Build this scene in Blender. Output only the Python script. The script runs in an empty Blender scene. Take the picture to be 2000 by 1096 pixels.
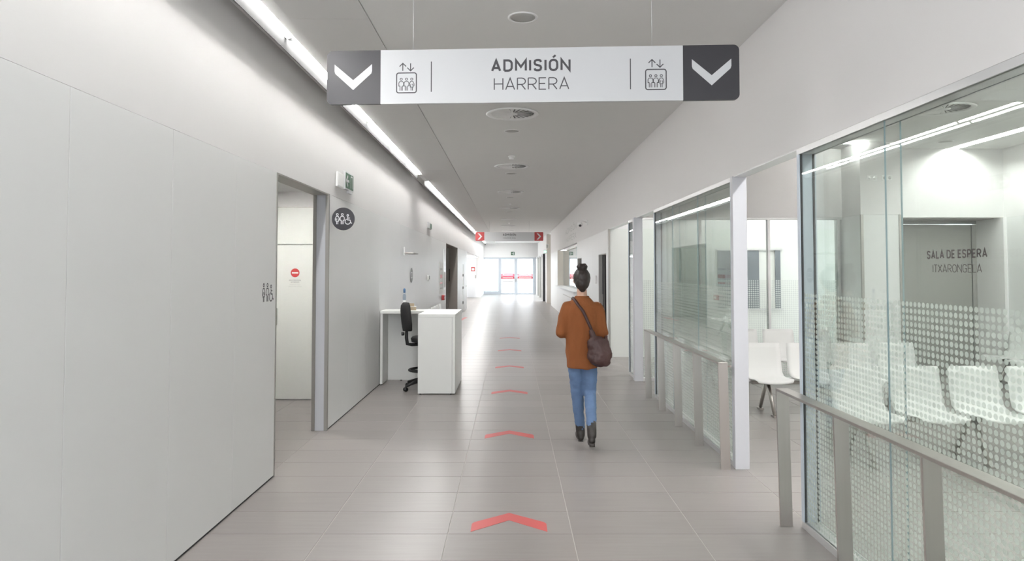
import bpy, math, random
from mathutils import Vector, Matrix, noise
random.seed(7)
S = bpy.context.scene
COL = S.collection
R = math.radians

# ------------------------------------------------------------------ camera, world, exposure
cam_d = bpy.data.cameras.new('camera'); cam = bpy.data.objects.new('camera', cam_d); COL.objects.link(cam)
cam_d.sensor_width = 36.0; cam_d.lens = 1300 / 2000 * 36
cam_d.shift_x = 0.0005; cam_d.shift_y = -(548 - (528 - 1300 * math.tan(R(1.9)))) / 2000
cam_d.clip_start = 0.05; cam_d.clip_end = 300
cam.location = (0, 0, 1.7); cam.rotation_euler = (R(91.9), 0, 0)
S.camera = cam
W = bpy.data.worlds.new('sky'); S.world = W; W.use_nodes = True
bg = W.node_tree.nodes['Background']; bg.inputs[0].default_value = (0.90, 0.95, 1.0, 1); bg.inputs[1].default_value = 4.4
S.view_settings.view_transform = 'Standard'; S.view_settings.look = 'None'
S.view_settings.gamma = 1.0; S.view_settings.use_curve_mapping = False
S.view_settings.exposure = 0.58
TUBE_E = 64.0
try:
    S.cycles.transparent_max_bounces = 40; S.cycles.max_bounces = 7; S.cycles.diffuse_bounces = 4; S.cycles.adaptive_threshold = 0.03; S.cycles.use_light_tree = False
    S.cycles.sample_clamp_indirect = 10.0; S.cycles.caustics_reflective = False; S.cycles.caustics_refractive = False
except Exception:
    pass

# ------------------------------------------------------------------ materials
def newmat(name):
    m = bpy.data.materials.new(name); m.use_nodes = True
    nt = m.node_tree; return m, nt, nt.nodes, nt.links
def mat(name, col, rough=0.5, metal=0.0, spec=0.5, bump=0.0, bscale=60.0, var=0.0, vscale=3.0, coat=0.0, stretch=None):
    m, nt, N, L = newmat(name); b = N['Principled BSDF']
    b.inputs['Base Color'].default_value = (*col, 1); b.inputs['Roughness'].default_value = rough
    b.inputs['Metallic'].default_value = metal; b.inputs['Specular IOR Level'].default_value = spec
    if coat: b.inputs['Coat Weight'].default_value = coat; b.inputs['Coat Roughness'].default_value = 0.15
    tc = N.new('ShaderNodeTexCoord'); mp = N.new('ShaderNodeMapping'); L.new(tc.outputs['Object'], mp.inputs[0])
    if stretch: mp.inputs['Scale'].default_value = stretch
    if var:
        t = N.new('ShaderNodeTexNoise'); t.inputs['Scale'].default_value = vscale; t.inputs['Detail'].default_value = 4
        L.new(mp.outputs[0], t.inputs['Vector'])
        mx = N.new('ShaderNodeMix'); mx.data_type = 'RGBA'
        mx.inputs[6].default_value = (*[c * (1 - var) for c in col], 1); mx.inputs[7].default_value = (*[min(1, c * (1 + var)) for c in col], 1)
        L.new(t.outputs['Fac'], mx.inputs[0]); L.new(mx.outputs[2], b.inputs['Base Color'])
    if bump:
        t = N.new('ShaderNodeTexNoise'); t.inputs['Scale'].default_value = bscale; t.inputs['Detail'].default_value = 3
        L.new(mp.outputs[0], t.inputs['Vector'])
        bp = N.new('ShaderNodeBump'); bp.inputs['Strength'].default_value = bump; bp.inputs['Distance'].default_value = 0.004
        L.new(t.outputs['Fac'], bp.inputs['Height']); L.new(bp.outputs[0], b.inputs['Normal'])
    return m
def emit(name, col, st):
    m, nt, N, L = newmat(name); b = N['Principled BSDF']
    b.inputs['Base Color'].default_value = (0.8, 0.8, 0.8, 1)
    b.inputs['Emission Color'].default_value = (*col, 1); b.inputs['Emission Strength'].default_value = st
    return m
def glassmat(name, tint, f0=0.04, gl=1.0):
    m, nt, N, L = newmat(name); out = N['Material Output']; N.remove(N['Principled BSDF'])
    g = N.new('ShaderNodeNewGeometry'); d = N.new('ShaderNodeVectorMath'); d.operation = 'DOT_PRODUCT'
    L.new(g.outputs['Normal'], d.inputs[0]); L.new(g.outputs['Incoming'], d.inputs[1])
    def mth(op, a, b=None):
        n = N.new('ShaderNodeMath'); n.operation = op
        for i, v in enumerate((a, b)):
            if v is None: continue
            if isinstance(v, (int, float)): n.inputs[i].default_value = v
            else: L.new(v, n.inputs[i])
        return n.outputs[0]
    c = mth('ABSOLUTE', d.outputs['Value']); o = mth('SUBTRACT', 1.0, c); p = mth('POWER', o, 5.0)
    fr = mth('ADD', mth('MULTIPLY', p, (1 - f0) * gl), f0 * gl)
    tr = N.new('ShaderNodeBsdfTransparent'); tr.inputs[0].default_value = (*tint, 1)
    gs = N.new('ShaderNodeBsdfGlossy'); gs.inputs['Roughness'].default_value = 0.0
    mx = N.new('ShaderNodeMixShader'); L.new(fr, mx.inputs[0]); L.new(tr.outputs[0], mx.inputs[1]); L.new(gs.outputs[0], mx.inputs[2])
    L.new(mx.outputs[0], out.inputs[0]); return m
def filmmat(name, col, alpha):
    m, nt, N, L = newmat(name); out = N['Material Output']; N.remove(N['Principled BSDF'])
    df = N.new('ShaderNodeBsdfDiffuse'); df.inputs[0].default_value = (*col, 1)
    tl = N.new('ShaderNodeBsdfTranslucent'); tl.inputs[0].default_value = (*col, 1)
    a = N.new('ShaderNodeMixShader'); a.inputs[0].default_value = 0.45; L.new(df.outputs[0], a.inputs[1]); L.new(tl.outputs[0], a.inputs[2])
    tr = N.new('ShaderNodeBsdfTransparent'); b = N.new('ShaderNodeMixShader'); b.inputs[0].default_value = alpha
    L.new(tr.outputs[0], b.inputs[1]); L.new(a.outputs[0], b.inputs[2]); L.new(b.outputs[0], out.inputs[0]); return m
def tilemat(name):
    m, nt, N, L = newmat(name); b = N['Principled BSDF']
    b.inputs['Specular IOR Level'].default_value = 0.5
    tc = N.new('ShaderNodeTexCoord'); gm = N.new('ShaderNodeNewGeometry'); oi = N.new('ShaderNodeObjectInfo')
    mp = N.new('ShaderNodeMapping'); mp.inputs['Scale'].default_value = (0.6, 9.0, 1.0); L.new(gm.outputs['Position'], mp.inputs[0])
    t = N.new('ShaderNodeTexNoise'); t.inputs['Scale'].default_value = 4; t.inputs['Detail'].default_value = 6; L.new(mp.outputs[0], t.inputs['Vector'])
    ad = N.new('ShaderNodeMath'); ad.operation = 'ADD'; L.new(oi.outputs['Random'], ad.inputs[0]); L.new(gm.outputs['Random Per Island'], ad.inputs[1])
    fr = N.new('ShaderNodeMath'); fr.operation = 'FRACT'; L.new(ad.outputs[0], fr.inputs[0])
    mr = N.new('ShaderNodeMath'); mr.operation = 'MULTIPLY_ADD'; mr.inputs[1].default_value = 0.35; L.new(fr.outputs[0], mr.inputs[0]); L.new(t.outputs['Fac'], mr.inputs[2])
    rp = N.new('ShaderNodeValToRGB'); L.new(mr.outputs[0], rp.inputs[0])
    rp.color_ramp.elements[0].position = 0.2; rp.color_ramp.elements[0].color = (0.250, 0.229, 0.217, 1)
    rp.color_ramp.elements[1].position = 1.1; rp.color_ramp.elements[1].color = (0.310, 0.286, 0.273, 1)
    L.new(rp.outputs[0], b.inputs['Base Color'])
    r2 = N.new('ShaderNodeMath'); r2.operation = 'MULTIPLY_ADD'; r2.inputs[1].default_value = 0.10; r2.inputs[2].default_value = 0.27; L.new(t.outputs['Fac'], r2.inputs[0])
    L.new(r2.outputs[0], b.inputs['Roughness']); return m

M = dict(
    plaster=mat('plaster', (0.83, 0.815, 0.81), 0.75, var=0.015, vscale=1.3, bump=0.04, bscale=150),
    ceil=mat('ceiling_paint', (0.84, 0.838, 0.822), 0.85, var=0.012, bump=0.04, bscale=130),
    tray=mat('ceiling_tray', (0.72, 0.715, 0.70), 0.6, var=0.01),
    panel=mat('wall_laminate', (0.84, 0.84, 0.835), 0.38, spec=0.4, var=0.012, vscale=1.7),
    cream=mat('cream_laminate', (0.79, 0.80, 0.765), 0.4, spec=0.4, var=0.01),
    jamb=mat('pale_blue_jamb', (0.66, 0.73, 0.80), 0.4, var=0.01),
    postgrey=mat('pale_grey_post', (0.62, 0.63, 0.665), 0.45, var=0.01),
    white=mat('white_paint', (0.83, 0.835, 0.85), 0.45, var=0.01),
    counter=mat('white_melamine', (0.82, 0.82, 0.795), 0.35, var=0.01),
    grout=mat('grout', (0.52, 0.495, 0.475), 0.8, bump=0.1, bscale=300),
    tile=tilemat('floor_tile'),
    steel=mat('brushed_steel', (0.52, 0.49, 0.465), 0.36, metal=1.0, var=0.06, vscale=40, stretch=(1, 1, 0.05)),
    darksteel=mat('dark_steel', (0.40, 0.375, 0.355), 0.4, metal=0.8, var=0.05, vscale=20),
    trim=mat('metal_trim', (0.40, 0.385, 0.36), 0.42, metal=0.85, var=0.04, vscale=20),
    alu=mat('aluminium', (0.72, 0.72, 0.72), 0.35, metal=0.6, var=0.03),
    fin=mat('black_added_fin', (0.02, 0.02, 0.02), 0.95, spec=0.1, var=0.05),  # near-black so the added fin beside the tubes does not glare
    taupe=mat('taupe_laminate', (0.33, 0.30, 0.27), 0.38, var=0.03),
    frame=mat('grey_door_frame', (0.50, 0.53, 0.58), 0.45, var=0.02),
    shadow=mat('dark_parts_and_shade', (0.06, 0.06, 0.06), 0.9, var=0.05),  # colour of small dark parts and of the painted shade under the panels
    glass=glassmat('clear_glass', (0.945, 0.968, 0.956)),
    outglass=glassmat('door_glass', (0.96, 0.98, 0.98)),
    glassedge=mat('glass_edge', (0.33, 0.44, 0.47), 0.15, spec=0.6, var=0.05),
    film=filmmat('frosted_dots', (0.80, 0.85, 0.81), 0.72),
    shell=mat('white_polypropylene', (0.77, 0.77, 0.757), 0.38, var=0.01),
    black=mat('black_plastic', (0.018, 0.018, 0.019), 0.42, bump=0.05, bscale=200, var=0.1),
    blackfab=mat('black_fabric', (0.022, 0.021, 0.022), 0.8, bump=0.3, bscale=500, var=0.15),
    signdark=mat('sign_charcoal', (0.045, 0.043, 0.050), 0.35, var=0.04),
    signwhite=mat('sign_white', (0.68, 0.685, 0.70), 0.4, var=0.008),
    ink=mat('charcoal_print', (0.075, 0.072, 0.08), 0.5, var=0.04),
    glassink=mat('vinyl_grey_print', (0.085, 0.075, 0.072), 0.5, var=0.04),
    inkmid=mat('grey_print', (0.30, 0.30, 0.30), 0.5, var=0.04),
    inkpale=mat('pale_print', (0.58, 0.58, 0.57), 0.5, var=0.03),
    red=mat('sign_red', (0.52, 0.060, 0.062), 0.4, var=0.04),
    floorred=mat('floor_vinyl_red', (0.54, 0.095, 0.09), 0.42, var=0.05),
    green=mat('exit_green', (0.055, 0.145, 0.085), 0.4, var=0.04),
    bandred=mat('door_band_red', (0.60, 0.05, 0.07), 0.5, var=0.03),
    bandpink=filmmat('door_band_pink', (0.85, 0.22, 0.28), 0.75),
    diff=mat('diffuser_white', (0.90, 0.90, 0.89), 0.4, var=0.01),
    void=mat('duct_dark', (0.03, 0.03, 0.03), 0.9, var=0.1),
    grille=mat('speaker_grille', (0.50, 0.50, 0.48), 0.6, bump=0.4, bscale=900, var=0.03),
    greydoor=mat('grey_laminate', (0.34, 0.335, 0.315), 0.4, var=0.02),
    beige=mat('beige_paint', (0.72, 0.68, 0.62), 0.6, var=0.01),
    window_dark=mat('dark_window_blind', (0.16, 0.18, 0.20), 0.25, var=0.04),
    lamella=filmmat('lamella_blind', (0.92, 0.95, 0.98), 0.80),
    blueclear=mat('blue_plastic', (0.10, 0.22, 0.42), 0.3, var=0.04),
    kraft=mat('kraft_paper', (0.42, 0.34, 0.24), 0.7, var=0.08, vscale=30),
    paper=mat('paper_white', (0.85, 0.85, 0.84), 0.6, var=0.01),
    asphalt=mat('outdoor_paving', (0.62, 0.61, 0.60), 0.9, var=0.05, bump=0.2),
    facade=mat('facade_pale', (0.70, 0.72, 0.75), 0.8, var=0.03),
    awning=mat('facade_blue', (0.22, 0.42, 0.62), 0.7, var=0.04),
    skin=mat('skin', (0.58, 0.36, 0.27), 0.5, var=0.04),
    hair=mat('dark_hair', (0.022, 0.014, 0.012), 0.45, bump=0.9, bscale=90, var=0.3, vscale=60, stretch=(1, 1, 0.15)),
    sweater=mat('rust_knit', (0.255, 0.082, 0.023), 0.9, bump=0.5, bscale=220, var=0.14, vscale=14, stretch=(1, 1, 0.3)),
    denim=mat('blue_denim', (0.115, 0.185, 0.32), 0.85, bump=0.35, bscale=500, var=0.28, vscale=9),
    boot=mat('dark_leather', (0.028, 0.023, 0.020), 0.45, bump=0.2, bscale=120, var=0.2),
    bag=mat('brown_leather', (0.055, 0.022, 0.020), 0.5, bump=0.35, bscale=70, var=0.25),
    lip=mat('lips', (0.45, 0.17, 0.15), 0.5, var=0.03),
    eyewhite=mat('eye_white', (0.8, 0.8, 0.78), 0.2, var=0.01),
    tube=emit('tube_glow', (1.0, 0.99, 0.972), TUBE_E),
    gled=emit('green_led', (0.2, 1.0, 0.55), 2.5),
)

# ------------------------------------------------------------------ mesh helpers
class MB:
    def __init__(s): s.v = []; s.f = []; s.mi = []; s.sm = []
    def add(s, vs, fs, mi=0, sm=False):
        b = len(s.v); s.v += [tuple(q) for q in vs]; s.f += [tuple(b + i for i in f) for f in fs]
        s.mi += [mi] * len(fs); s.sm += [sm] * len(fs); return s
    def box(s, x0, x1, y0, y1, z0, z1, mi=0):
        vs = [(x, y, z) for x in (x0, x1) for y in (y0, y1) for z in (z0, z1)]
        fs = [(0, 1, 3, 2), (4, 6, 7, 5), (0, 4, 5, 1), (2, 3, 7, 6), (0, 2, 6, 4), (1, 5, 7, 3)]
        return s.add(vs, fs, mi)
    def cbox(s, x0, x1, y0, y1, z0, z1, c=0.004):
        # box with chamfered edges all round
        vs = []; idx = {}
        X, Y, Z = (x0, x1), (y0, y1), (z0, z1)
        for i in (0, 1):
            for j in (0, 1):
                for k in (0, 1):
                    si, sj, sk = (1 - 2 * i) * c, (1 - 2 * j) * c, (1 - 2 * k) * c
                    idx[i, j, k, 'x'] = len(vs); vs.append((X[i], Y[j] + sj, Z[k] + sk))
                    idx[i, j, k, 'y'] = len(vs); vs.append((X[i] + si, Y[j], Z[k] + sk))
                    idx[i, j, k, 'z'] = len(vs); vs.append((X[i] + si, Y[j] + sj, Z[k]))
        fs = []
        q = ((0, 0), (1, 0), (1, 1), (0, 1))
        for i in (0, 1):
            fs.append([idx[i, a, b, 'x'] for a, b in (q if i else q[::-1])])
            fs.append([idx[a, i, b, 'y'] for a, b in (q[::-1] if i else q)])
            fs.append([idx[a, b, i, 'z'] for a, b in (q if i else q[::-1])])
        for a in (0, 1):
            for b in (0, 1):
                e = [idx[a, b, 0, 'x'], idx[a, b, 1, 'x'], idx[a, b, 1, 'y'], idx[a, b, 0, 'y']]; fs.append(e if a != b else e[::-1])
                e = [idx[a, 0, b, 'x'], idx[a, 1, b, 'x'], idx[a, 1, b, 'z'], idx[a, 0, b, 'z']]; fs.append(e if a == b else e[::-1])
                e = [idx[0, a, b, 'y'], idx[1, a, b, 'y'], idx[1, a, b, 'z'], idx[0, a, b, 'z']]; fs.append(e if a != b else e[::-1])
                for k in (0, 1):
                    e = [idx[a, b, k, 'x'], idx[a, b, k, 'y'], idx[a, b, k, 'z']]; fs.append(e if (a + b + k) % 2 else e[::-1])
        return s.add(vs, fs)
    def tube(s, pts, r, n=10, caps=True, flat=None, sm=True):
        # pts: path; r: radius or list; flat=(a,b) elliptical multipliers
        pts = [Vector(p) for p in pts]; rs = r if isinstance(r, (list, tuple)) else [r] * len(pts)
        vs = []; up = None
        for i, p in enumerate(pts):
            d = (pts[min(i + 1, len(pts) - 1)] - pts[max(i - 1, 0)]).normalized()
            if up is None:
                up = Vector((0, 0, 1)) if abs(d.z) < 0.9 else Vector((0, 1, 0))
            a = d.cross(up).normalized(); up = a.cross(d).normalized()
            fa, fb = flat or (1, 1)
            for k in range(n):
                t = 2 * math.pi * k / n
                vs.append(p + a * (math.cos(t) * rs[i] * fa) + up * (math.sin(t) * rs[i] * fb))
        fs = []
        for i in range(len(pts) - 1):
            for k in range(n):
                fs.append((i * n + k, i * n + (k + 1) % n, (i + 1) * n + (k + 1) % n, (i + 1) * n + k))
        if caps:
            fs.append(tuple(range(n))[::-1]); fs.append(tuple((len(pts) - 1) * n + k for k in range(n)))
        return s.add(vs, fs, 0, sm)
    def lathe(s, prof, o=(0, 0, 0), n=24, sm=True, caps=True):
        vs = [(o[0] + r * math.cos(2 * math.pi * k / n), o[1] + r * math.sin(2 * math.pi * k / n), o[2] + z) for r, z in prof for k in range(n)]
        fs = [(i * n + k, i * n + (k + 1) % n, (i + 1) * n + (k + 1) % n, (i + 1) * n + k) for i in range(len(prof) - 1) for k in range(n)]
        if caps: fs += [tuple(range(n))[::-1], tuple((len(prof) - 1) * n + k for k in range(n))]
        return s.add(vs, fs, 0, sm)
    def ball(s, c, rad, n=16, m=10, rot=None):
        rx, ry, rz = rad if isinstance(rad, (tuple, list)) else (rad,) * 3
        c = Vector(c); q = rot or Matrix.Identity(3); vs = [c + q @ Vector((0, 0, -rz))]
        for i in range(1, m):
            ph = -math.pi / 2 + math.pi * i / m
            for k in range(n):
                t = 2 * math.pi * k / n
                vs.append(c + q @ Vector((rx * math.cos(ph) * math.cos(t), ry * math.cos(ph) * math.sin(t), rz * math.sin(ph))))
        vs.append(c + q @ Vector((0, 0, rz))); fs = []
        for k in range(n):
            fs.append((0, 1 + (k + 1) % n, 1 + k)); b = 1 + (m - 2) * n
            fs.append((len(vs) - 1, b + k, b + (k + 1) % n))
            for i in range(m - 2):
                a = 1 + i * n; fs.append((a + k, a + (k + 1) % n, a + n + (k + 1) % n, a + n + k))
        return s.add(vs, fs, 0, True)
    def chain(s, pts, rs, n=14):
        # tapered limb: tube plus a ball on each joint
        s.tube(pts, rs, n)
        for p, r in zip(pts, rs): s.ball(p, r, n, 8)
        return s
    def loft(s, rings, n=28):
        # rings: (cx, cy, z, rx, ry)
        vs = [(cx + rx * math.cos(2 * math.pi * k / n), cy + ry * math.sin(2 * math.pi * k / n), z) for cx, cy, z, rx, ry in rings for k in range(n)]
        fs = [(i * n + k, i * n + (k + 1) % n, (i + 1) * n + (k + 1) % n, (i + 1) * n + k) for i in range(len(rings) - 1) for k in range(n)]
        fs += [tuple(range(n))[::-1], tuple((len(rings) - 1) * n + k for k in range(n))]
        return s.add(vs, fs, 0, True)
    # flat shapes in a frame (o, u, v): n = u x v points to the viewer
    def poly(s, pts, fr, d0=0.0, d1=0.001, mi=0):
        o, u, v = (Vector(q) for q in fr); n = u.cross(v); k = len(pts)
        ar = sum(pts[i][0] * pts[(i + 1) % k][1] - pts[(i + 1) % k][0] * pts[i][1] for i in range(k))
        if ar < 0: pts = pts[::-1]
        vs = [o + u * a + v * b + n * d for d in (d0, d1) for a, b in pts]
        fs = [tuple(range(k))[::-1], tuple(range(k, 2 * k))] + [(i, (i + 1) % k, k + (i + 1) % k, k + i) for i in range(k)]
        return s.add(vs, fs, mi)
    def stroke(s, pts, w, fr, d0=0.0, d1=0.001, closed=False):
        P = [Vector(p) for p in pts]; n = len(P); Lf = []; Rt = []
        for i in range(n):
            a = P[i - 1] if (i > 0 or closed) else None; b = P[(i + 1) % n] if (i < n - 1 or closed) else None
            d1v = (P[i] - a).normalized() if a is not None else None; d2v = (b - P[i]).normalized() if b is not None else None
            if d1v is None: d1v = d2v
            if d2v is None: d2v = d1v
            t = d1v + d2v
            t = t.normalized() if t.length > 1e-6 else d1v
            nn = Vector((-t.y, t.x)); m = Vector((-d1v.y, d1v.x)).dot(nn); h = w / 2 / max(m, 0.35)
            Lf.append(P[i] + nn * h); Rt.append(P[i] - nn * h)
        for i in range(n if closed else n - 1):
            j = (i + 1) % n
            s.poly([tuple(Rt[i]), tuple(Rt[j]), tuple(Lf[j]), tuple(Lf[i])], fr, d0, d1)
        return s
    def ring(s, c, r, w, fr, d0=0.0, d1=0.001, n=20, ry=None):
        ry = ry or r
        return s.stroke([(c[0] + r * math.cos(2 * math.pi * k / n), c[1] + ry * math.sin(2 * math.pi * k / n)) for k in range(n)], w, fr, d0, d1, True)
    def mesh(s, name):
        me = bpy.data.meshes.new(name); me.from_pydata(s.v, [], s.f)
        me.polygons.foreach_set('material_index', s.mi); me.polygons.foreach_set('use_smooth', s.sm); me.update(); return me

def link(name, me, mats, parent=None):
    o = bpy.data.objects.new(name, me); COL.objects.link(o)
    if not isinstance(mats, (list, tuple)): mats = [mats]
    for m in mats:
        if not me.materials or len(me.materials) < len(mats): me.materials.append(m)
    if parent: o.parent = parent
    return o
def obj(name, mb, mats, parent=None): return link(name, mb.mesh(name), mats, parent)
def bx(name, m, parent, *a, c=0): return obj(name, MB().cbox(*a, c=c) if c else MB().box(*a), m, parent)
def tag(o, label, cat, group=None):
    o['label'] = label; o['category'] = cat
    if group: o['group'] = group
    return o
def thing(name, label, cat, loc=(0, 0, 0), rz=0.0, group=None):
    o = bpy.data.objects.new(name, None); COL.objects.link(o); o.location = loc; o.rotation_euler = (0, 0, rz)
    o.empty_display_size = 0.1; return tag(o, label, cat, group)
def struct(o, label=None):
    o['kind'] = 'structure'
    if label: o['label'] = label
    return o
def sempty(name, label=None):
    o = bpy.data.objects.new(name, None); COL.objects.link(o); return struct(o, label)
def dup(root, loc=None, rz=None, label=None, group=None):
    r = root.copy(); COL.objects.link(r)
    if loc is not None: r.location = loc
    if rz is not None: r.rotation_euler = (0, 0, rz)
    if label: r['label'] = label
    if group: r['group'] = group
    for ch in list(root.children):
        c = ch.copy(); COL.objects.link(c); c.parent = r
        for g in list(ch.children):
            d = g.copy(); COL.objects.link(d); d.parent = c
    return r

def embolden(me, w):
    vs = [v.co.copy() for v in me.vertices]; fs = [tuple(p.vertices) for p in me.polygons]; V = []; Fc = []
    for k in range(8):
        b0 = len(V); d_ = Vector((math.cos(k * math.pi / 4), math.sin(k * math.pi / 4), 0)) * w
        V += [v + d_ + Vector((0, 0, 0)) for v in vs]; Fc += [tuple(b0 + i for i in f) for f in fs]
    bpy.data.meshes.remove(me); out = bpy.data.meshes.new('lettering'); out.from_pydata(V, [], Fc); out.update(); return out
def text_mesh(body, weight, space=1.0):
    cu = bpy.data.curves.new('lettering', 'FONT'); cu.body = body; cu.size = 1.0; cu.offset = weight; cu.space_character = space; cu.resolution_u = 3
    o = bpy.data.objects.new('lettering', cu); COL.objects.link(o); bpy.context.view_layer.update()
    me = bpy.data.meshes.new_from_object(o.evaluated_get(bpy.context.evaluated_depsgraph_get()))
    bpy.data.objects.remove(o); bpy.data.curves.remove(cu); return me
_h = text_mesh('H', 0); CAP = max(v.co.y for v in _h.vertices); bpy.data.meshes.remove(_h)
def text(name, body, fr, x0, x1, base, cap, m, parent, weight=0.0, d=0.002):
    """lettering fitted to x0..x1 with its cap height, standing on 'base', raised d off the frame plane"""
    me = text_mesh(body, min(weight, 0.0), 1.0 + max(0, weight) * 4)
    if weight > 0: me = embolden(me, weight)
    xs = [v.co.x for v in me.vertices]; a, b = min(xs), max(xs)
    o3, u, v3 = (Vector(q) for q in fr); n = u.cross(v3)
    for v in me.vertices:
        X = x0 + (v.co.x - a) / (b - a) * (x1 - x0); Y = base + v.co.y / CAP * cap
        v.co = o3 + u * X + v3 * Y + n * d
    me.materials.clear(); return link(name, me, m, parent)

def arc(cx, cy, rx, ry, a0, a1, n=7):
    return [(cx + rx * math.cos(R(a0 + (a1 - a0) * k / n)), cy + ry * math.sin(R(a0 + (a1 - a0) * k / n))) for k in range(n + 1)]
_bowl = lambda y0, y1: [(0, y1)] + arc(.5, (y0 + y1) / 2, .5, (y1 - y0) / 2, 90, -90, 9) + [(0, y0)]
GLYPH = {
    'A': (.70, [[(0, 0), (.5, 1), (1, 0)], [(.17, .28), (.83, .28)]]), 'D': (.66, [[(0, 0), (0, 1)] + arc(.48, .68, .52, .32, 90, 0, 5) + arc(.48, .32, .52, .32, 0, -90, 5) + [(0, 0)]]),
    'E': (.56, [[(1, 1), (0, 1), (0, 0), (1, 0)], [(0, .51), (.88, .51)]]), 'G': (.66, [arc(.5, .70, .5, .30, 15, 180, 8) + arc(.5, .30, .5, .30, 180, 360, 8) + [(1, .47), (.55, .47)]]),
    'H': (.68, [[(0, 0), (0, 1)], [(1, 0), (1, 1)], [(0, .51), (1, .51)]]), 'I': (0, [[(0, 0), (0, 1)]]), 'L': (.54, [[(0, 1), (0, 0), (1, 0)]]),
    'M': (.82, [[(0, 0), (0, 1), (.5, .36), (1, 1), (1, 0)]]), 'N': (.70, [[(0, 0), (0, 1), (1, 0), (1, 1)]]), 'P': (.62, [[(0, 0), (0, 1)], _bowl(.44, 1)]),
    'O': (.66, [arc(.5, .68, .5, .32, 0, 180, 8) + arc(.5, .32, .5, .32, 180, 360, 8) + [(1, .68)]]), 'R': (.64, [[(0, 0), (0, 1)], _bowl(.44, 1), [(.50, .44), (1, 0)]]),
    'S': (.62, [[(.97, .80), (.88, .94), (.68, 1), (.35, 1), (.1, .92), (.02, .75), (.1, .6), (.3, .53), (.7, .47), (.9, .4), (.98, .25), (.9, .08), (.65, 0), (.32, 0), (.1, .06), (.03, .2)]]),
    'T': (.60, [[(0, 1), (1, 1)], [(.5, 0), (.5, 1)]]), 'X': (.66, [[(0, 0), (1, 1)], [(0, 1), (1, 0)]])}
def dtext(name, body, fr, x0, x1, base, cap, m, parent, sw, d=0.0006, gap=.11):
    '''straight engineered lettering drawn with one stroke width sw (share of the cap height)'''
    pos = []; x = 0.0
    for ch in body:
        if ch == ' ': x += .30; continue
        w_ = GLYPH['O' if ch == 'Ó' else ch][0]; w_ = max(w_ - sw, 0); pos.append((ch, x + sw / 2, w_)); x += w_ + sw + gap
    kx = (x1 - x0) / (x - gap); mb = MB(); q = (1 - sw)
    for ch, gx, w_ in pos:
        for st_ in GLYPH['O' if ch == 'Ó' else ch][1]:
            mb.stroke([(x0 + (gx + a * w_) * kx, base + (sw / 2 + b * q) * cap) for a, b in st_], sw * cap, fr, 0, d)
        if ch == 'Ó': mb.stroke([(x0 + (gx + w_ * .42) * kx, base + cap * 1.10), (x0 + (gx + w_ * .78) * kx, base + cap * 1.28)], sw * cap * .9, fr, 0, d)
    return obj(name, mb, m, parent)

def rrect(x0, x1, y0, y1, r, corners='1111', n=6):
    out = []
    for (cx, cy, a0, on, px, py) in ((x1 - r, y1 - r, 0, corners[0], x1, y1), (x0 + r, y1 - r, 90, corners[1], x0, y1), (x0 + r, y0 + r, 180, corners[2], x0, y0), (x1 - r, y0 + r, 270, corners[3], x1, y0)):
        if on == '1': out += [(cx + r * math.cos(R(a0 + 90 * k / n)), cy + r * math.sin(R(a0 + 90 * k / n))) for k in range(n + 1)]
        else: out.append((px, py))
    return out
# pictograms, drawn in a unit height of 1 with the feet on y = 0
def pic_man(mb, x, y, h, w, fr, d):
    q = lambda L: [(x + a * h, y + b * h) for a, b in L]
    mb.ring((x, y + .885 * h), .085 * h, w, fr, d, d + .0006)
    mb.stroke(q([(-.095, 0), (-.095, .36), (-.185, .36), (-.185, .60), (-.11, .71), (.11, .71), (.185, .60), (.185, .36), (.095, .36), (.095, 0)]), w, fr, d, d + .0006)
    mb.stroke(q([(0, 0), (0, .32)]), w * .7, fr, d, d + .0006)
def pic_woman(mb, x, y, h, w, fr, d):
    q = lambda L: [(x + a * h, y + b * h) for a, b in L]
    mb.ring((x, y + .885 * h), .085 * h, w, fr, d, d + .0006)
    mb.stroke(q([(-.18, .34), (-.18, .52), (-.09, .71), (.09, .71), (.18, .52), (.18, .34)]), w, fr, d, d + .0006)
    mb.stroke(q([(-.06, .52), (-.12, .27), (.12, .27), (.06, .52)]), w, fr, d, d + .0006)
    for s_ in (-.055, .055): mb.stroke(q([(s_, 0), (s_, .24)]), w, fr, d, d + .0006)
def pic_wheel(mb, x, y, h, w, fr, d):
    q = lambda L: [(x + a * h, y + b * h) for a, b in L]
    mb.ring((x - .04 * h, y + .80 * h), .075 * h, w, fr, d, d + .0006)
    mb.stroke(q([(-.04, .68), (-.04, .38), (.16, .38), (.27, .08), (.34, .12)]), w * 1.1, fr, d, d + .0006)
    mb.stroke(q([(-.04, .56), (.16, .56)]), w, fr, d, d + .0006)
    mb.stroke(q([(-.04 + .24 * math.cos(R(a)), .24 + .24 * math.sin(R(a))) for a in range(110, 345, 18)]), w * 1.1, fr, d, d + .0006)

XL, XR, PT, CE = -1.957, 1.92, 2.515, 3.58
BACK = -5.0

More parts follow.
